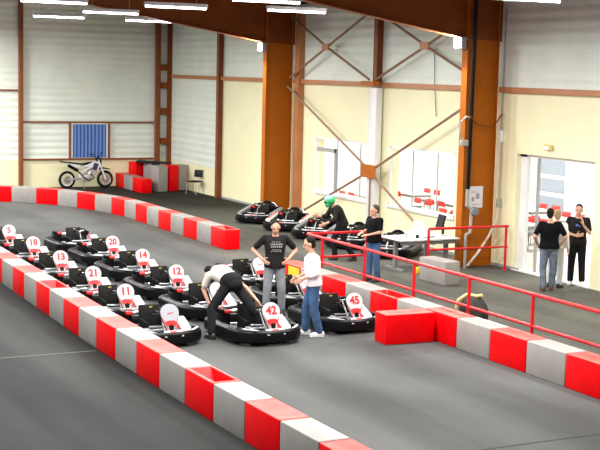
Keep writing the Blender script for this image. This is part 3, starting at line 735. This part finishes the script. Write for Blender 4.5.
# ------------------------------------------------------------------ room furniture
def make_table(label, loc, rz):
    t = thing('cafe_table', label, 'table', loc, rz, 'tables in the adjoining room')
    bm = new_bm(); b2(bm, (-.6, -.4, .71), (.6, .4, .75), .006); tt = obj('table_top', bm, 'desk', t)
    bm = new_bm(); b2(bm, (-.56, -.36, .64), (.56, .36, .71)); obj('apron', bm, 'greyarm', t)
    for x in (-.54, .54):
        for y in (-.34, .34):
            bm = new_bm(); tube(bm, [(x, y, 0), (x, y, .72)], .018, 8); obj('leg', bm, 'greyarm', t, True)
    return t
def make_rchair(label, loc, rz):
    t = thing('cafe_chair', label, 'chair', loc, rz, 'red chairs in the adjoining room')
    bm = new_bm(); box(bm, (0, 0, .45), (.40, .40, .035), None, .012); obj('seat', bm, 'greyarm', t, True)
    bm = new_bm(); box(bm, (0, .2, .76), (.38, .03, .17), Euler((R(-8), 0, 0)).to_matrix(), .012); obj('backrest', bm, 'redchair', t, True)
    for x in (-.17, .17):
        for y in (-.17, .19):
            bm = new_bm(); tube(bm, [(x, y, .44 if y < 0 else .8), (x*1.1, y*1.1, 0)], .011, 6); obj('leg', bm, 'greyarm', t, True)
    return t
tb0 = ch0 = None
spots = [(20.6, 28.1), (22.4, 28.9), (20.9, 30.6), (23.2, 31.0), (20.3, 33.4), (22.0, 33.0), (20.6, 36.0), (22.4, 36.2), (23.3, 26.2)]
tabs = ['white table seen through the open glass door, nearest the hall wall', 'white table second in from the open door, behind the nearest one', 'white table behind the right end of the right-hand window',
        'white table by the blinds at the far wall of the next room', 'white table just inside the left end of the right-hand window', 'white table behind the middle of the right-hand window',
        'white table just inside the left-hand window', 'white table deeper in the room behind the left-hand window', 'white table deep in the next room to the right of the doorway']
for i, (x, y) in enumerate(spots):
    if tb0 is None: tb0 = make_table(tabs[0], (x, y, 0), R(90))
    else: dup(tb0, (x, y, 0), R(90), tabs[i])
    for j, (dx, dy, a, side) in enumerate(((-.55, -.3, -90, 'hall side, near end'), (-.55, .3, -90, 'hall side, far end'), (.55, -.3, 90, 'far side, near end'), (.55, .3, 90, 'far side, far end'))):
        lab = 'red cafe chair on the %s of the %s' % (side, tabs[i])
        lab = ' '.join(lab.split()[:16])
        lab = 'red chair, %s, at the %s' % (side, tabs[i].replace('white ', ''))
        lab = ' '.join(lab.split()[:16])
        if ch0 is None: ch0 = make_rchair(lab, (x+dx, y+dy, 0), R(-a))
        else: dup(ch0, (x+dx, y+dy, 0), R(-a), lab)
for y in (23, 27, 31, 35, 39): add_area((21.6, y, 3.15), 135, 2.5, 1.2)  # ceiling area lights without fixtures, added to brighten the adjoining room

# ------------------------------------------------------------------ motorcycle
t = thing('motorcycle', 'white and black supermoto motorcycle parked against the back wall', 'motorcycle', (14.97, 47.55, 0), R(3)); t.scale = (1.08, 1.08, 1.1)
def wheel(x):
    bm = new_bm(); torus(bm, (x, 0, .30), .255, .05, (0, 1, 0), 32, 10); w = obj('wheel', bm, 'rubber', t, True)
    bm = new_bm(); torus(bm, (x, 0, .30), .205, .022, (0, 1, 0), 30, 8, 1.8); obj('rim', bm, 'white' if x < 0 else 'spoke', w, True)
    bm = new_bm(); lathe(bm, (x, -.06, .30), [(.03, 0), (.045, .02), (.045, .1), (.03, .12)], (0, 1, 0), 12)
    for k in range(14):
        a = k*2*math.pi/14; tube(bm, [(x+.03*math.cos(a+.3), .03*(-1)**k, .3+.03*math.sin(a+.3)), (x+.2*math.cos(a), 0, .3+.2*math.sin(a))], .005, 5)
    obj('spokes', bm, 'spoke', w, True)
    bm = new_bm(); lathe(bm, (x, -.075, .3), [(.07, 0), (.13, 0), (.13, .006), (.07, .006)], (0, 1, 0), 24); obj('brake_disc', bm, 'steel', w, True)
wheel(-.70); wheel(.70)
bm = new_bm()
for s in (-.09, .09): tube(bm, [(.70, s, .30), (.52, s, .72), (.42, s, .98)], [.028, .026, .022], 10)
obj('fork', bm, 'white', t, True)
bm = new_bm()
tube(bm, [(.45, 0, .92), (.28, 0, .60), (.12, 0, .32), (-.15, 0, .30), (-.22, 0, .5)], .032, 8)
for s in (-.08, .08): tube(bm, [(.45, 0, .88), (.1, s, .72), (-.2, s, .52), (-.2, s, .32)], .026, 8)
for s in (-.06, .06): tube(bm, [(-.1, s, .68), (-.55, s, .78)], .016, 8); tube(bm, [(-.2, s, .5), (-.45, s, .74)], .014, 8)
obj('frame', bm, 'white', t, True)
bm = new_bm()
for s in (-.085, .085): tube(bm, [(-.2, s, .36), (-.45, s, .33), (-.70, s, .30)], [.035, .03, .025], 8)
obj('swingarm', bm, 'spoke', t, True)
bm = new_bm(); box(bm, (.02, 0, .36), (.30, .22, .22), Euler((0, R(-10), 0)).to_matrix(), .04); lathe(bm, (.1, 0, .46), [(.07, 0), (.09, .02), (.09, .16), (.06, .2)], (.35, 0, 1), 14); lathe(bm, (0, -.14, .35), [(.02, 0), (.09, .01), (.10, .05)], (0, 1, 0), 18); obj('engine', bm, 'spoke', t, True)
bm = new_bm()
prism(bm, [(-.22, .74), (.02, .74), (.16, .70), (.40, .60), (.48, .78), (.40, .92), (.22, .90), (.02, .82)], (1, 0, 0), (0, 0, 1), (0, -1, 0), (0, 0, 0), .22); obj('tank_shroud', bm, 'white', t, True)
bm = new_bm(); prism(bm, [(.18, .68), (.34, .60), (.42, .84), (.26, .88)], (1, 0, 0), (0, 0, 1), (0, -1, 0), (0, 0, 0), .235); obj('shroud_decal', bm, 'purple', t)
bm = new_bm(); prism(bm, [(-.62, .86), (-.2, .80), (.1, .82), (.24, .90), (.1, .90), (-.15, .85), (-.6, .91)], (1, 0, 0), (0, 0, 1), (0, -1, 0), (0, 0, 0), .17); obj('saddle', bm, 'seat', t, True)
bm = new_bm(); prism(bm, [(-.94, .95), (-.6, .86), (-.25, .78), (-.2, .70), (-.45, .74), (-.6, .80), (-.92, .92)], (1, 0, 0), (0, 0, 1), (0, -1, 0), (0, 0, 0), .15); obj('tail_fairing', bm, 'white', t, True)
bm = new_bm(); prism(bm, [(-.98, .96), (-.66, .90), (-.6, .86), (-.92, .90)], (1, 0, 0), (0, 0, 1), (0, -1, 0), (0, 0, 0), .18); obj('rear_fender', bm, 'black', t, True)
bm = new_bm(); prism(bm, [(.40, .70), (.60, .72), (.86, .66), (.88, .63), (.62, .66), (.44, .64)], (1, 0, 0), (0, 0, 1), (0, -1, 0), (0, 0, 0), .13); obj('front_fender', bm, 'black', t, True)
bm = new_bm(); prism(bm, [(.44, .76), (.54, .80), (.52, 1.02), (.42, 1.06), (.38, .96)], (1, 0, 0), (0, 0, 1), (0, -1, 0), (0, 0, 0), .18); obj('headlight_mask', bm, 'black', t, True)
bm = new_bm(); tube(bm, [(.28, -.40, 1.14), (.36, -.25, 1.14), (.40, -.08, 1.0), (.40, .08, 1.0), (.36, .25, 1.14), (.28, .40, 1.14)], .016, 8); tube(bm, [(.36, -.3, 1.08), (.42, -.34, 1.2)], .008, 6); ell(bm, (.43, -.35, 1.23), (.02, .06, .04)); obj('handlebar', bm, 'rubber', t, True)
bm = new_bm(); tube(bm, [(.14, -.13, .5), (.24, -.14, .36), (.05, -.15, .26), (-.2, -.14, .45), (-.38, -.13, .64)], .022, 8); tube(bm, [(-.36, -.13, .62), (-.70, -.13, .80)], .055, 10); obj('exhaust', bm, 'black', t, True)
bm = new_bm(); tube(bm, [(-.1, -.1, .3), (-.16, -.26, .0)], .014, 6); obj('kickstand', bm, 'steel', t, True)

# ------------------------------------------------------------------ people
def capsule(bm, p, q, r0, r1, seg=12):
    p, q = V(p), V(q); d = (q-p); l = d.length; d.normalize(); a, b = frame_of(d); rs = []
    def ring(c, r): rs.append([c+(a*math.cos(t*2*math.pi/seg)+b*math.sin(t*2*math.pi/seg))*r for t in range(seg)])
    for k in (10, 35, 60): ring(p-d*r0*math.cos(R(k)), r0*math.sin(R(k)))
    for k in range(6): ring(p+d*l*k/5, r0+(r1-r0)*k/5)
    for k in (60, 35, 10): ring(q+d*r1*math.cos(R(k)), r1*math.sin(R(k)))
    rings(bm, rs)
def loft(bm, sec, seg=20):
    """sec: (centre, lateral dir, half width, depth dir, half depth)"""
    rs = []
    for c, la, w, de, dd in sec:
        rs.append([V(c)+V(la)*w*math.copysign(abs(math.cos(t*2*math.pi/seg))**.85, math.cos(t*2*math.pi/seg))+V(de)*dd*math.copysign(abs(math.sin(t*2*math.pi/seg))**.85, math.sin(t*2*math.pi/seg)) for t in range(seg)])
    rings(bm, rs)
def hand(bm, wrist, d, n, side, curl=.5, k=1.0):
    """d along the fingers, n out of the palm side, side: vector towards the thumb"""
    d = V(d).normalized(); n = V(n); n = (n-d*n.dot(d)).normalized(); s = d.cross(n).normalized()
    if s.dot(V(side)) < 0: s = -s
    wr = V(wrist)
    rot = Matrix((s, n, d)).transposed()
    box(bm, wr+d*.05*k, (.082*k, .032*k, .10*k), rot, .013*k)
    for i, (o, l) in enumerate(((.031, .075), (.010, .083), (-.011, .077), (-.031, .060))):
        p = wr+d*.098*k+s*o*k; f = d
        for j, fr in enumerate((.45, .32, .23)):
            ang = curl*(.35+.55*j); f2 = (d*math.cos(ang)+n*math.sin(ang)).normalized()
            q = p+f2*l*fr*k; capsule(bm, p, q, .0095*k, .0085*k, 8); p = q
    p = wr+d*.03*k+s*.04*k; f = (d*.65+s*.75+n*.25).normalized(); q = p+f*.045*k; capsule(bm, p, q, .013*k, .011*k, 8)
    f = (d*.9+s*.25+n*.45).normalized(); capsule(bm, q, q+f*.035*k, .011*k, .009*k, 8)
def remesh(name, bm, m, parent, vox, sm=4):
    bmesh.ops.recalc_face_normals(bm, faces=bm.faces)
    me = bpy.data.meshes.new(name); bm.to_mesh(me); bm.free()
    o = bpy.data.objects.new(name, me); C.objects.link(o)
    md = o.modifiers.new('r', 'REMESH'); md.mode = 'VOXEL'; md.voxel_size = vox; md.use_smooth_shade = True
    s2 = o.modifiers.new('s', 'SMOOTH'); s2.iterations = sm; s2.factor = .5
    dg = bpy.context.evaluated_depsgraph_get(); me2 = bpy.data.meshes.new_from_object(o.evaluated_get(dg))
    o.modifiers.clear(); o.data = me2; bpy.data.meshes.remove(me); me2.name = name
    me2.materials.clear(); me2.materials.append(M[m])
    me2.polygons.foreach_set('use_smooth', [True]*len(me2.polygons))
    if parent: o.parent = parent
    return o
DEF = {'pelvis': (0, .01, .96), 'waist': (0, .0, 1.10), 'chest': (0, .015, 1.30), 'neck': (0, .02, 1.47), 'head': (0, -.01, 1.625),
       'shL': (.185, .02, 1.42), 'shR': (-.185, .02, 1.42), 'elL': (.25, .05, 1.13), 'elR': (-.25, .05, 1.13), 'wrL': (.26, -.04, .89), 'wrR': (-.26, -.04, .89),
       'hipL': (.09, .01, .92), 'hipR': (-.09, .01, .92), 'knL': (.11, -.01, .49), 'knR': (-.11, -.01, .49), 'anL': (.12, .03, .09), 'anR': (-.12, .03, .09)}
def person(label, loc, rz, k=1.0, pose=None, world=None, shirt='tee_dark', pants='jean_grey', shoes='shoe_white', hair='hair', sleeve='short', handL=None, handR=None,
           face=None, toeL=None, toeR=None, helmet=False, high_waist=False, shirt_len=0.0, lat=(1, 0, 0), curl=.6, slim=1.0):
    t = thing('person', label, 'person', loc, rz)
    J = {n: V(p) for n, p in DEF.items()}
    for n, p in (pose or {}).items(): J[n] = V(p)
    J = {n: p*k for n, p in J.items()}
    inv = (Matrix.Translation(V(loc)) @ Matrix.Rotation(rz, 4, 'Z')).inverted()
    for n, p in (world or {}).items(): J[n] = inv @ V(p)
    lat = V(lat).normalized()
    fd = V(face or (0, -1, -.12)).normalized()
    # --- torso sections
    def sections(grow, top=True, low=True):
        sec = []; sp = [J['pelvis']-(J['waist']-J['pelvis'])*.55, J['pelvis'], J['waist'], J['chest'], J['chest']*.45+J['neck']*.55, J['neck']]
        hw = [.135, .172, .150, .178, .165, .065]; hd = [.10, .122, .100, .118, .10, .06]
        for i, p in enumerate(sp):
            if not low and i < 1: continue
            d = (sp[min(i+1, 5)]-sp[max(i-1, 0)]).normalized(); l = (lat-d*lat.dot(d)).normalized(); de = d.cross(l)
            sec.append((p, l, (hw[i]*slim+grow)*k, de, (hd[i]*slim+grow)*k))
        return sec
    bm = new_bm(); loft(bm, sections(0))
    for s in 'LR':
        capsule(bm, J['sh'+s], J['el'+s], .050*k, .038*k); capsule(bm, J['el'+s], J['wr'+s], .038*k, .026*k)
        capsule(bm, J['chest']*.3+J['neck']*.7, J['sh'+s], .055*k, .05*k)
        capsule(bm, J['hip'+s], J['kn'+s], .080*k, .052*k); capsule(bm, J['kn'+s], J['an'+s], .052*k, .036*k)
        tt = V((toeL if s == 'L' else toeR) or (.12 if s == 'L' else -.12, -1, 0)).normalized()
        capsule(bm, J['an'+s]-V((0, 0, .04*k)), J['an'+s]-V((0, 0, .05*k))+tt*.15*k, .035*k, .028*k)
        hs = (handL if s == 'L' else handR) or {}
        fo = (J['wr'+s]-J['el'+s]).normalized()
        hand(bm, J['wr'+s], hs.get('d', fo), hs.get('n', (-1 if s == 'L' else 1, 0, 0)), hs.get('s', (0, -1, .2)), hs.get('curl', curl), k)
    capsule(bm, J['neck']-(J['head']-J['neck'])*.2, J['neck']*.45+J['head']*.55, .056*k, .052*k)
    # head with face
    up = (V((0, 0, 1)) if abs(fd.z) < .8 else (J['head']-J['neck'])); up = ((J['head']-J['neck']).normalized()+up*1.0).normalized() if not face else ((J['head']-J['neck']).normalized()*.6+up).normalized()
    sx = fd.cross(up).normalized(); up = sx.cross(fd).normalized(); hr = Matrix((sx, -fd, up)).transposed()
    H = J['head']
    def hp(x, y, z): return H+(hr @ V((x, y, z)))*k
    ell(bm, hp(0, .01, .025), (.076*k, .096*k, .098*k), hr); ell(bm, hp(0, -.022, -.045), (.060*k, .070*k, .076*k), hr)
    ell(bm, hp(0, -.058, -.094), (.026*k, .022*k, .02*k), hr)
    capsule(bm, hp(0, -.088, .022), hp(0, -.106, -.022), .010*k, .017*k, 8)
    for s in (-1, 1): ell(bm, hp(s*.077, .012, -.005), (.012*k, .026*k, .034*k), hr); ell(bm, hp(s*.034, -.080, .030), (.026*k, .014*k, .010*k), hr)
    body = remesh('body', bm, 'skin', t, .0085*k, 2)
    for s in (-1, 1):
        bm = new_bm(); ell(bm, hp(s*.031, -.086, .010), (.010*k, .006*k, .0055*k), hr, 10, 8); obj('eye', bm, 'eye', t, True)
        bm = new_bm(); capsule(bm, hp(s*.018, -.092, .036), hp(s*.046, -.082, .038), .0035*k, .0025*k, 6); obj('eyebrow', bm, hair if hair else 'hair', t, True)
    bm = new_bm(); capsule(bm, hp(-.022, -.088, -.052), hp(.022, -.088, -.052), .007*k, .007*k, 8); obj('mouth', bm, 'lip', t, True)
    if not helmet:
        bm = new_bm(); ell(bm, hp(0, .034, .054), (.082*k, .093*k, .088*k), hr); ell(bm, hp(0, .055, .0), (.072*k, .062*k, .085*k), hr)
        remesh('hair', bm, hair, t, .012*k, 2)
    else:
        bm = new_bm(); ell(bm, hp(0, .01, .02), (.125*k, .145*k, .13*k), hr); ell(bm, hp(0, -.06, -.06), (.10*k, .09*k, .07*k), hr); he = remesh('helmet', bm, 'green', t, .012*k, 3)
        bm = new_bm(); ell(bm, hp(0, -.075, .02), (.095*k, .075*k, .035*k), hr); obj('visor', bm, 'visor', he, True)
        bm = new_bm(); ell(bm, hp(0, .0, .075), (.112*k, .125*k, .085*k), hr); obj('helmet_top', bm, 'teal', he, True)
    # shirt
    bm = new_bm(); sec = sections(.020)[1:]
    c, l, w, de, dd = sec[0]; sp0 = (J['waist']-J['pelvis']).normalized()
    sec = [(c-sp0*(.06+shirt_len)*k, l, w+.008, de, dd+.010)]+[(c, l, w+.007, de, dd+.010)]+[(a, b, x+(.008 if i == 0 else .004), y, z+.012) for i, (a, b, x, y, z) in enumerate(sec[1:-1])]
    c, l, w, de, dd = sections(.0)[-1]; sec.append((c-(J['neck']-J['chest']).normalized()*.015*k, l, w+.028*k, de, dd+.02*k)); loft(bm, sec)
    for s in 'LR':
        capsule(bm, J['chest']*.3+J['neck']*.7-V((0, 0, .012*k)), J['sh'+s], .066*k, .068*k)
        e = J['sh'+s]+(J['el'+s]-J['sh'+s])*(.72 if sleeve == 'short' else 1.0)
        capsule(bm, J['sh'+s], e, .070*k, .062*k)
        if sleeve == 'long': capsule(bm, e, e+(J['wr'+s]-e)*.45, .058*k, .048*k)
        if sleeve == 'full': capsule(bm, e, e+(J['wr'+s]-e)*.92, .058*k, .042*k)
    sh = remesh('shirt', bm, shirt, t, .013*k, 5)
    # trousers
    bm = new_bm(); sec = sections(.020)[:2]; c, l, w, de, dd = sec[1]
    sec = [(sec[0][0], sec[0][1], sec[0][2], sec[0][3], sec[0][4]+.01), sec[1], (c+sp0*.07*k, l, w-.014*k, de, dd-.012*k)]
    if high_waist: sec = [(sec[0][0], sec[0][1], sec[0][2]+.01, sec[0][3], sec[0][4]+.02), (c, l, w+.018, de, dd+.024), (c+(J['waist']-c)*.75, l, w+.008, de, dd+.018)]
    loft(bm, sec)
    ell(bm, J['pelvis']-sp0*.05*k, (.165*k, .165*k, .125*k) if high_waist else (.17*k, .125*k, .11*k)) 
    for s in 'LR':
        capsule(bm, J['hip'+s], J['kn'+s], .106*k, .080*k); en = J['an'+s]+(J['kn'+s]-J['an'+s])*.06
        capsule(bm, J['kn'+s], en, .080*k, .068*k)
    remesh('trousers', bm, pants, t, .013*k, 5)
    for s in 'LR':
        tt = V((toeL if s == 'L' else toeR) or (.12 if s == 'L' else -.12, -1, 0)).normalized(); a = J['an'+s]; z = a.z-.09*k
        bm = new_bm(); b0 = V((a.x, a.y, z)); sd = V((-tt.y, tt.x, 0)).normalized(); rot = Matrix((sd, -tt, V((0, 0, 1)))).transposed()
        ell(bm, b0+tt*.05*k+V((0, 0, .045*k)), (.048*k, .135*k, .046*k), rot); ell(bm, b0-tt*.03*k+V((0, 0, .06*k)), (.045*k, .06*k, .06*k), rot)
        box(bm, b0+tt*.05*k+V((0, 0, .015*k)), (.085*k, .25*k, .03*k), rot, .012)
        remesh('shoe', bm, shoes, t, .010*k, 2)
    return t, J, hp, sh

# 1 man with hands on hips, dark printed tee
t, J, hp, sh = person('man in a dark printed T-shirt and grey jeans with hands on hips', (10.62, 22.0, 0), R(-20), 1.025,
    {'elL': (.40, .10, 1.19), 'elR': (-.40, .10, 1.19), 'wrL': (.235, -.09, 1.035), 'wrR': (-.235, -.09, 1.035), 'anL': (.15, .03, .09), 'anR': (-.15, .02, .09), 'knL': (.13, -.03, .49), 'knR': (-.13, -.02, .49), 'head': (0, -.035, 1.62)},
    shirt='tee_dark', pants='jean_grey', shoes='shoe_dark', handL={'d': (-.55, -.75, -.4), 'n': (-.8, .5, 0), 's': (0, 0, 1)}, handR={'d': (.55, -.75, -.4), 'n': (.8, .5, 0), 's': (0, 0, 1)}, face=(0, -1, -.32), shirt_len=.02)
bm = new_bm(); random.seed(3)
for z, x0, x1, h in ((1.37, -.075, .075, .012), (1.325, -.10, .10, .03), (1.28, -.09, .09, .026), (1.225, -.07, .07, .012), (1.195, -.09, .09, .012)):
    x = x0
    while x < x1:
        w = random.uniform(.014, .03); box(bm, ((x+w/2)*1.025, -.158, z*1.025), (w, .008, h)); x += w+.012
o = obj('shirt_print', bm, 'print', sh)
# 2 man in white shirt and blue jeans, in profile
person('man in a white shirt and blue jeans standing in profile by kart 45', (10.36, 19.92, 0), R(-112), 1.0,
    {'elL': (.23, .06, 1.14), 'elR': (-.22, .0, 1.14), 'wrL': (.16, -.20, 1.03), 'wrR': (-.14, -.25, 1.02), 'anL': (.10, .13, .09), 'anR': (-.10, -.10, .09), 'knL': (.10, .02, .49), 'knR': (-.10, -.10, .50), 'chest': (0, -.02, 1.30), 'neck': (0, -.03, 1.46), 'head': (0, -.08, 1.615), 'shL': (.185, -.02, 1.415), 'shR': (-.185, -.02, 1.415)},
    shirt='tee_pink', pants='jean_blue', shoes='shoe_white', sleeve='long', handL={'d': (-.2, -.8, -.5), 'n': (-1, 0, -.3), 's': (0, -.3, 1)}, handR={'d': (.2, -.8, -.5), 'n': (1, 0, -.3), 's': (0, -.3, 1)}, face=(-.1, -1, -.25))
# 3 man bending over
person('man in an off-white T-shirt and black trousers bending over, back to the camera', (9.06, 20.5, 0), R(-170), 1.0,
    {'pelvis': (0, .04, .93), 'waist': (0, -.09, .99), 'chest': (.02, -.29, 1.05), 'neck': (.05, -.45, 1.06), 'head': (.08, -.58, 1.00),
     'hipL': (.09, .02, .88), 'hipR': (-.09, .02, .88), 'shL': (.21, -.38, 1.01), 'shR': (-.16, -.40, 1.01)},
    {'knL': (8.68, 20.44, .50), 'anL': (8.62, 20.28, .09), 'knR': (9.32, 20.20, .53), 'anR': (9.50, 20.08, .18), 'elL': (8.72, 20.92, .76), 'wrL': (8.78, 20.80, .52), 'elR': (9.40, 20.62, .80), 'wrR': (9.50, 20.34, .60)},
    shirt='tee_cream', pants='jean_black', shoes='shoe_dark', face=(.15, -.9, -.6), shirt_len=-.03, high_waist=True, handL={'d': (-.1, -.2, -1), 'n': (-1, 0, 0), 's': (0, -1, 0)}, handR={'d': (-.4, .3, -1), 'n': (1, 0, 0), 's': (0, -1, 0)})
# 4 man at the end of the railing
person('man in a black T-shirt and blue jeans holding the end of the long red railing', (14.40, 24.82, 0), R(-78), .97,
    {'elL': (.23, -.03, 1.15), 'elR': (-.22, -.05, 1.15), 'wrL': (.12, -.27, 1.10), 'wrR': (-.12, -.28, 1.12), 'anL': (.11, .05, .09), 'anR': (-.11, -.03, .09)},
    shirt='tee_black', pants='jean_blue', shoes='shoe_dark', hair='hairgrey', handL={'d': (-.5, -.8, -.1), 'n': (-.3, 0, -1), 's': (-1, 0, 0)}, handR={'d': (.4, -.9, -.1), 'n': (.3, 0, -1), 's': (1, 0, 0)}, face=(-.25, -1, -.2))
# 5 back view in black polo
person('man in a black polo shirt and faded jeans seen from behind by the doorway', (17.42, 22.5, 0), R(150), 1.02,
    {'elL': (.33, .10, 1.16), 'elR': (-.33, .10, 1.16), 'wrL': (.24, -.06, .98), 'wrR': (-.24, -.06, .98), 'anL': (.10, .08, .09), 'anR': (-.09, -.06, .09)},
    shirt='tee_black', pants='jean_faded', shoes='shoe_brown', face=(-.3, -1, -.1), slim=1.08)
# 6 partly hidden person in white
person('person in white clothes half hidden behind the man in the black polo', (17.86, 22.82, 0), R(120), .98, {}, shirt='tee_white', pants='trouser_pale', shoes='shoe_dark', hair='hairtan', sleeve='full', face=(0, -1, -.05))
# 7 man facing the camera in the doorway
t, J, hp, sh = person('man in a dark grey T-shirt and black trousers facing the camera in the doorway', (18.52, 22.92, 0), R(-38), 1.03,
    {'elL': (.25, .0, 1.14), 'elR': (-.27, -.02, 1.14), 'wrL': (.10, -.20, 1.33), 'wrR': (-.04, -.22, 1.10), 'anL': (.13, .03, .09), 'anR': (-.12, .0, .09)},
    shirt='tee_dark', pants='jean_black', shoes='shoe_white', handL={'d': (-.2, .1, 1), 'n': (-1, .3, 0), 's': (-.3, -1, 0)}, handR={'d': (1, .1, .2), 'n': (0, 1, 0), 's': (0, 0, 1)}, face=(-.1, -1, -.1))
bm = new_bm(); box(bm, (-.03, -.158, 1.36), (.06, .008, .05)); box(bm, (.03, -.158, 1.34), (.03, .008, .03)); obj('shirt_print', bm, 'blue', sh)
# 8 person in green helmet
person('person in dark overalls and a green helmet leaning forward among the parked karts', (15.12, 27.85, 0), R(-100), .98,
    {'pelvis': (0, .12, .94), 'waist': (0, .08, 1.07), 'chest': (0, -.02, 1.24), 'neck': (0, -.12, 1.38), 'head': (0, -.22, 1.49), 'shL': (.19, -.08, 1.33), 'shR': (-.19, -.08, 1.33),
     'elL': (.25, -.16, 1.06), 'elR': (-.26, -.22, 1.08), 'wrL': (.2, -.38, .96), 'wrR': (-.2, -.45, 1.10), 'hipL': (.09, .12, .90), 'hipR': (-.09, .12, .90), 'anL': (.1, .42, .10), 'knL': (.11, .14, .50), 'knR': (-.11, -.06, .51), 'anR': (-.12, .0, .09)},
    shirt='tee_dark', pants='jean_black', shoes='shoe_dark', helmet=True, sleeve='long', face=(0, -1, -.35))

# ------------------------------------------------------------------ camera, world, view
f = V((math.sin(.46853564)*math.cos(.11753121), math.cos(.46853564)*math.cos(.11753121), -math.sin(.11753121)))
r = V((math.cos(.46853564), -math.sin(.46853564), 0)); u = r.cross(f); cr, sr = math.cos(.02408967), math.sin(.02408967)
r2, u2 = r*cr+u*sr, u*cr-r*sr
cam = bpy.data.cameras.new('camera'); cam.sensor_width = 36; cam.lens = 36*1306.9/600; cam.clip_end = 200
co = bpy.data.objects.new('camera', cam); C.objects.link(co)
mw = Matrix((r2, u2, -f)).transposed().to_4x4(); mw.translation = V((0, 0, 4.6)); co.matrix_world = mw
S.camera = co
w = bpy.data.worlds.new('world'); S.world = w; w.use_nodes = True
bg = w.node_tree.nodes['Background']; bg.inputs[0].default_value = (.90, .95, 1.0, 1); bg.inputs[1].default_value = .5
S.view_settings.view_transform = 'Standard'; S.view_settings.look = 'None'; S.view_settings.gamma = 1; S.view_settings.use_curve_mapping = False
S.view_settings.exposure = 0.36
S.cycles.use_denoising = True
S.cycles.max_bounces = 8
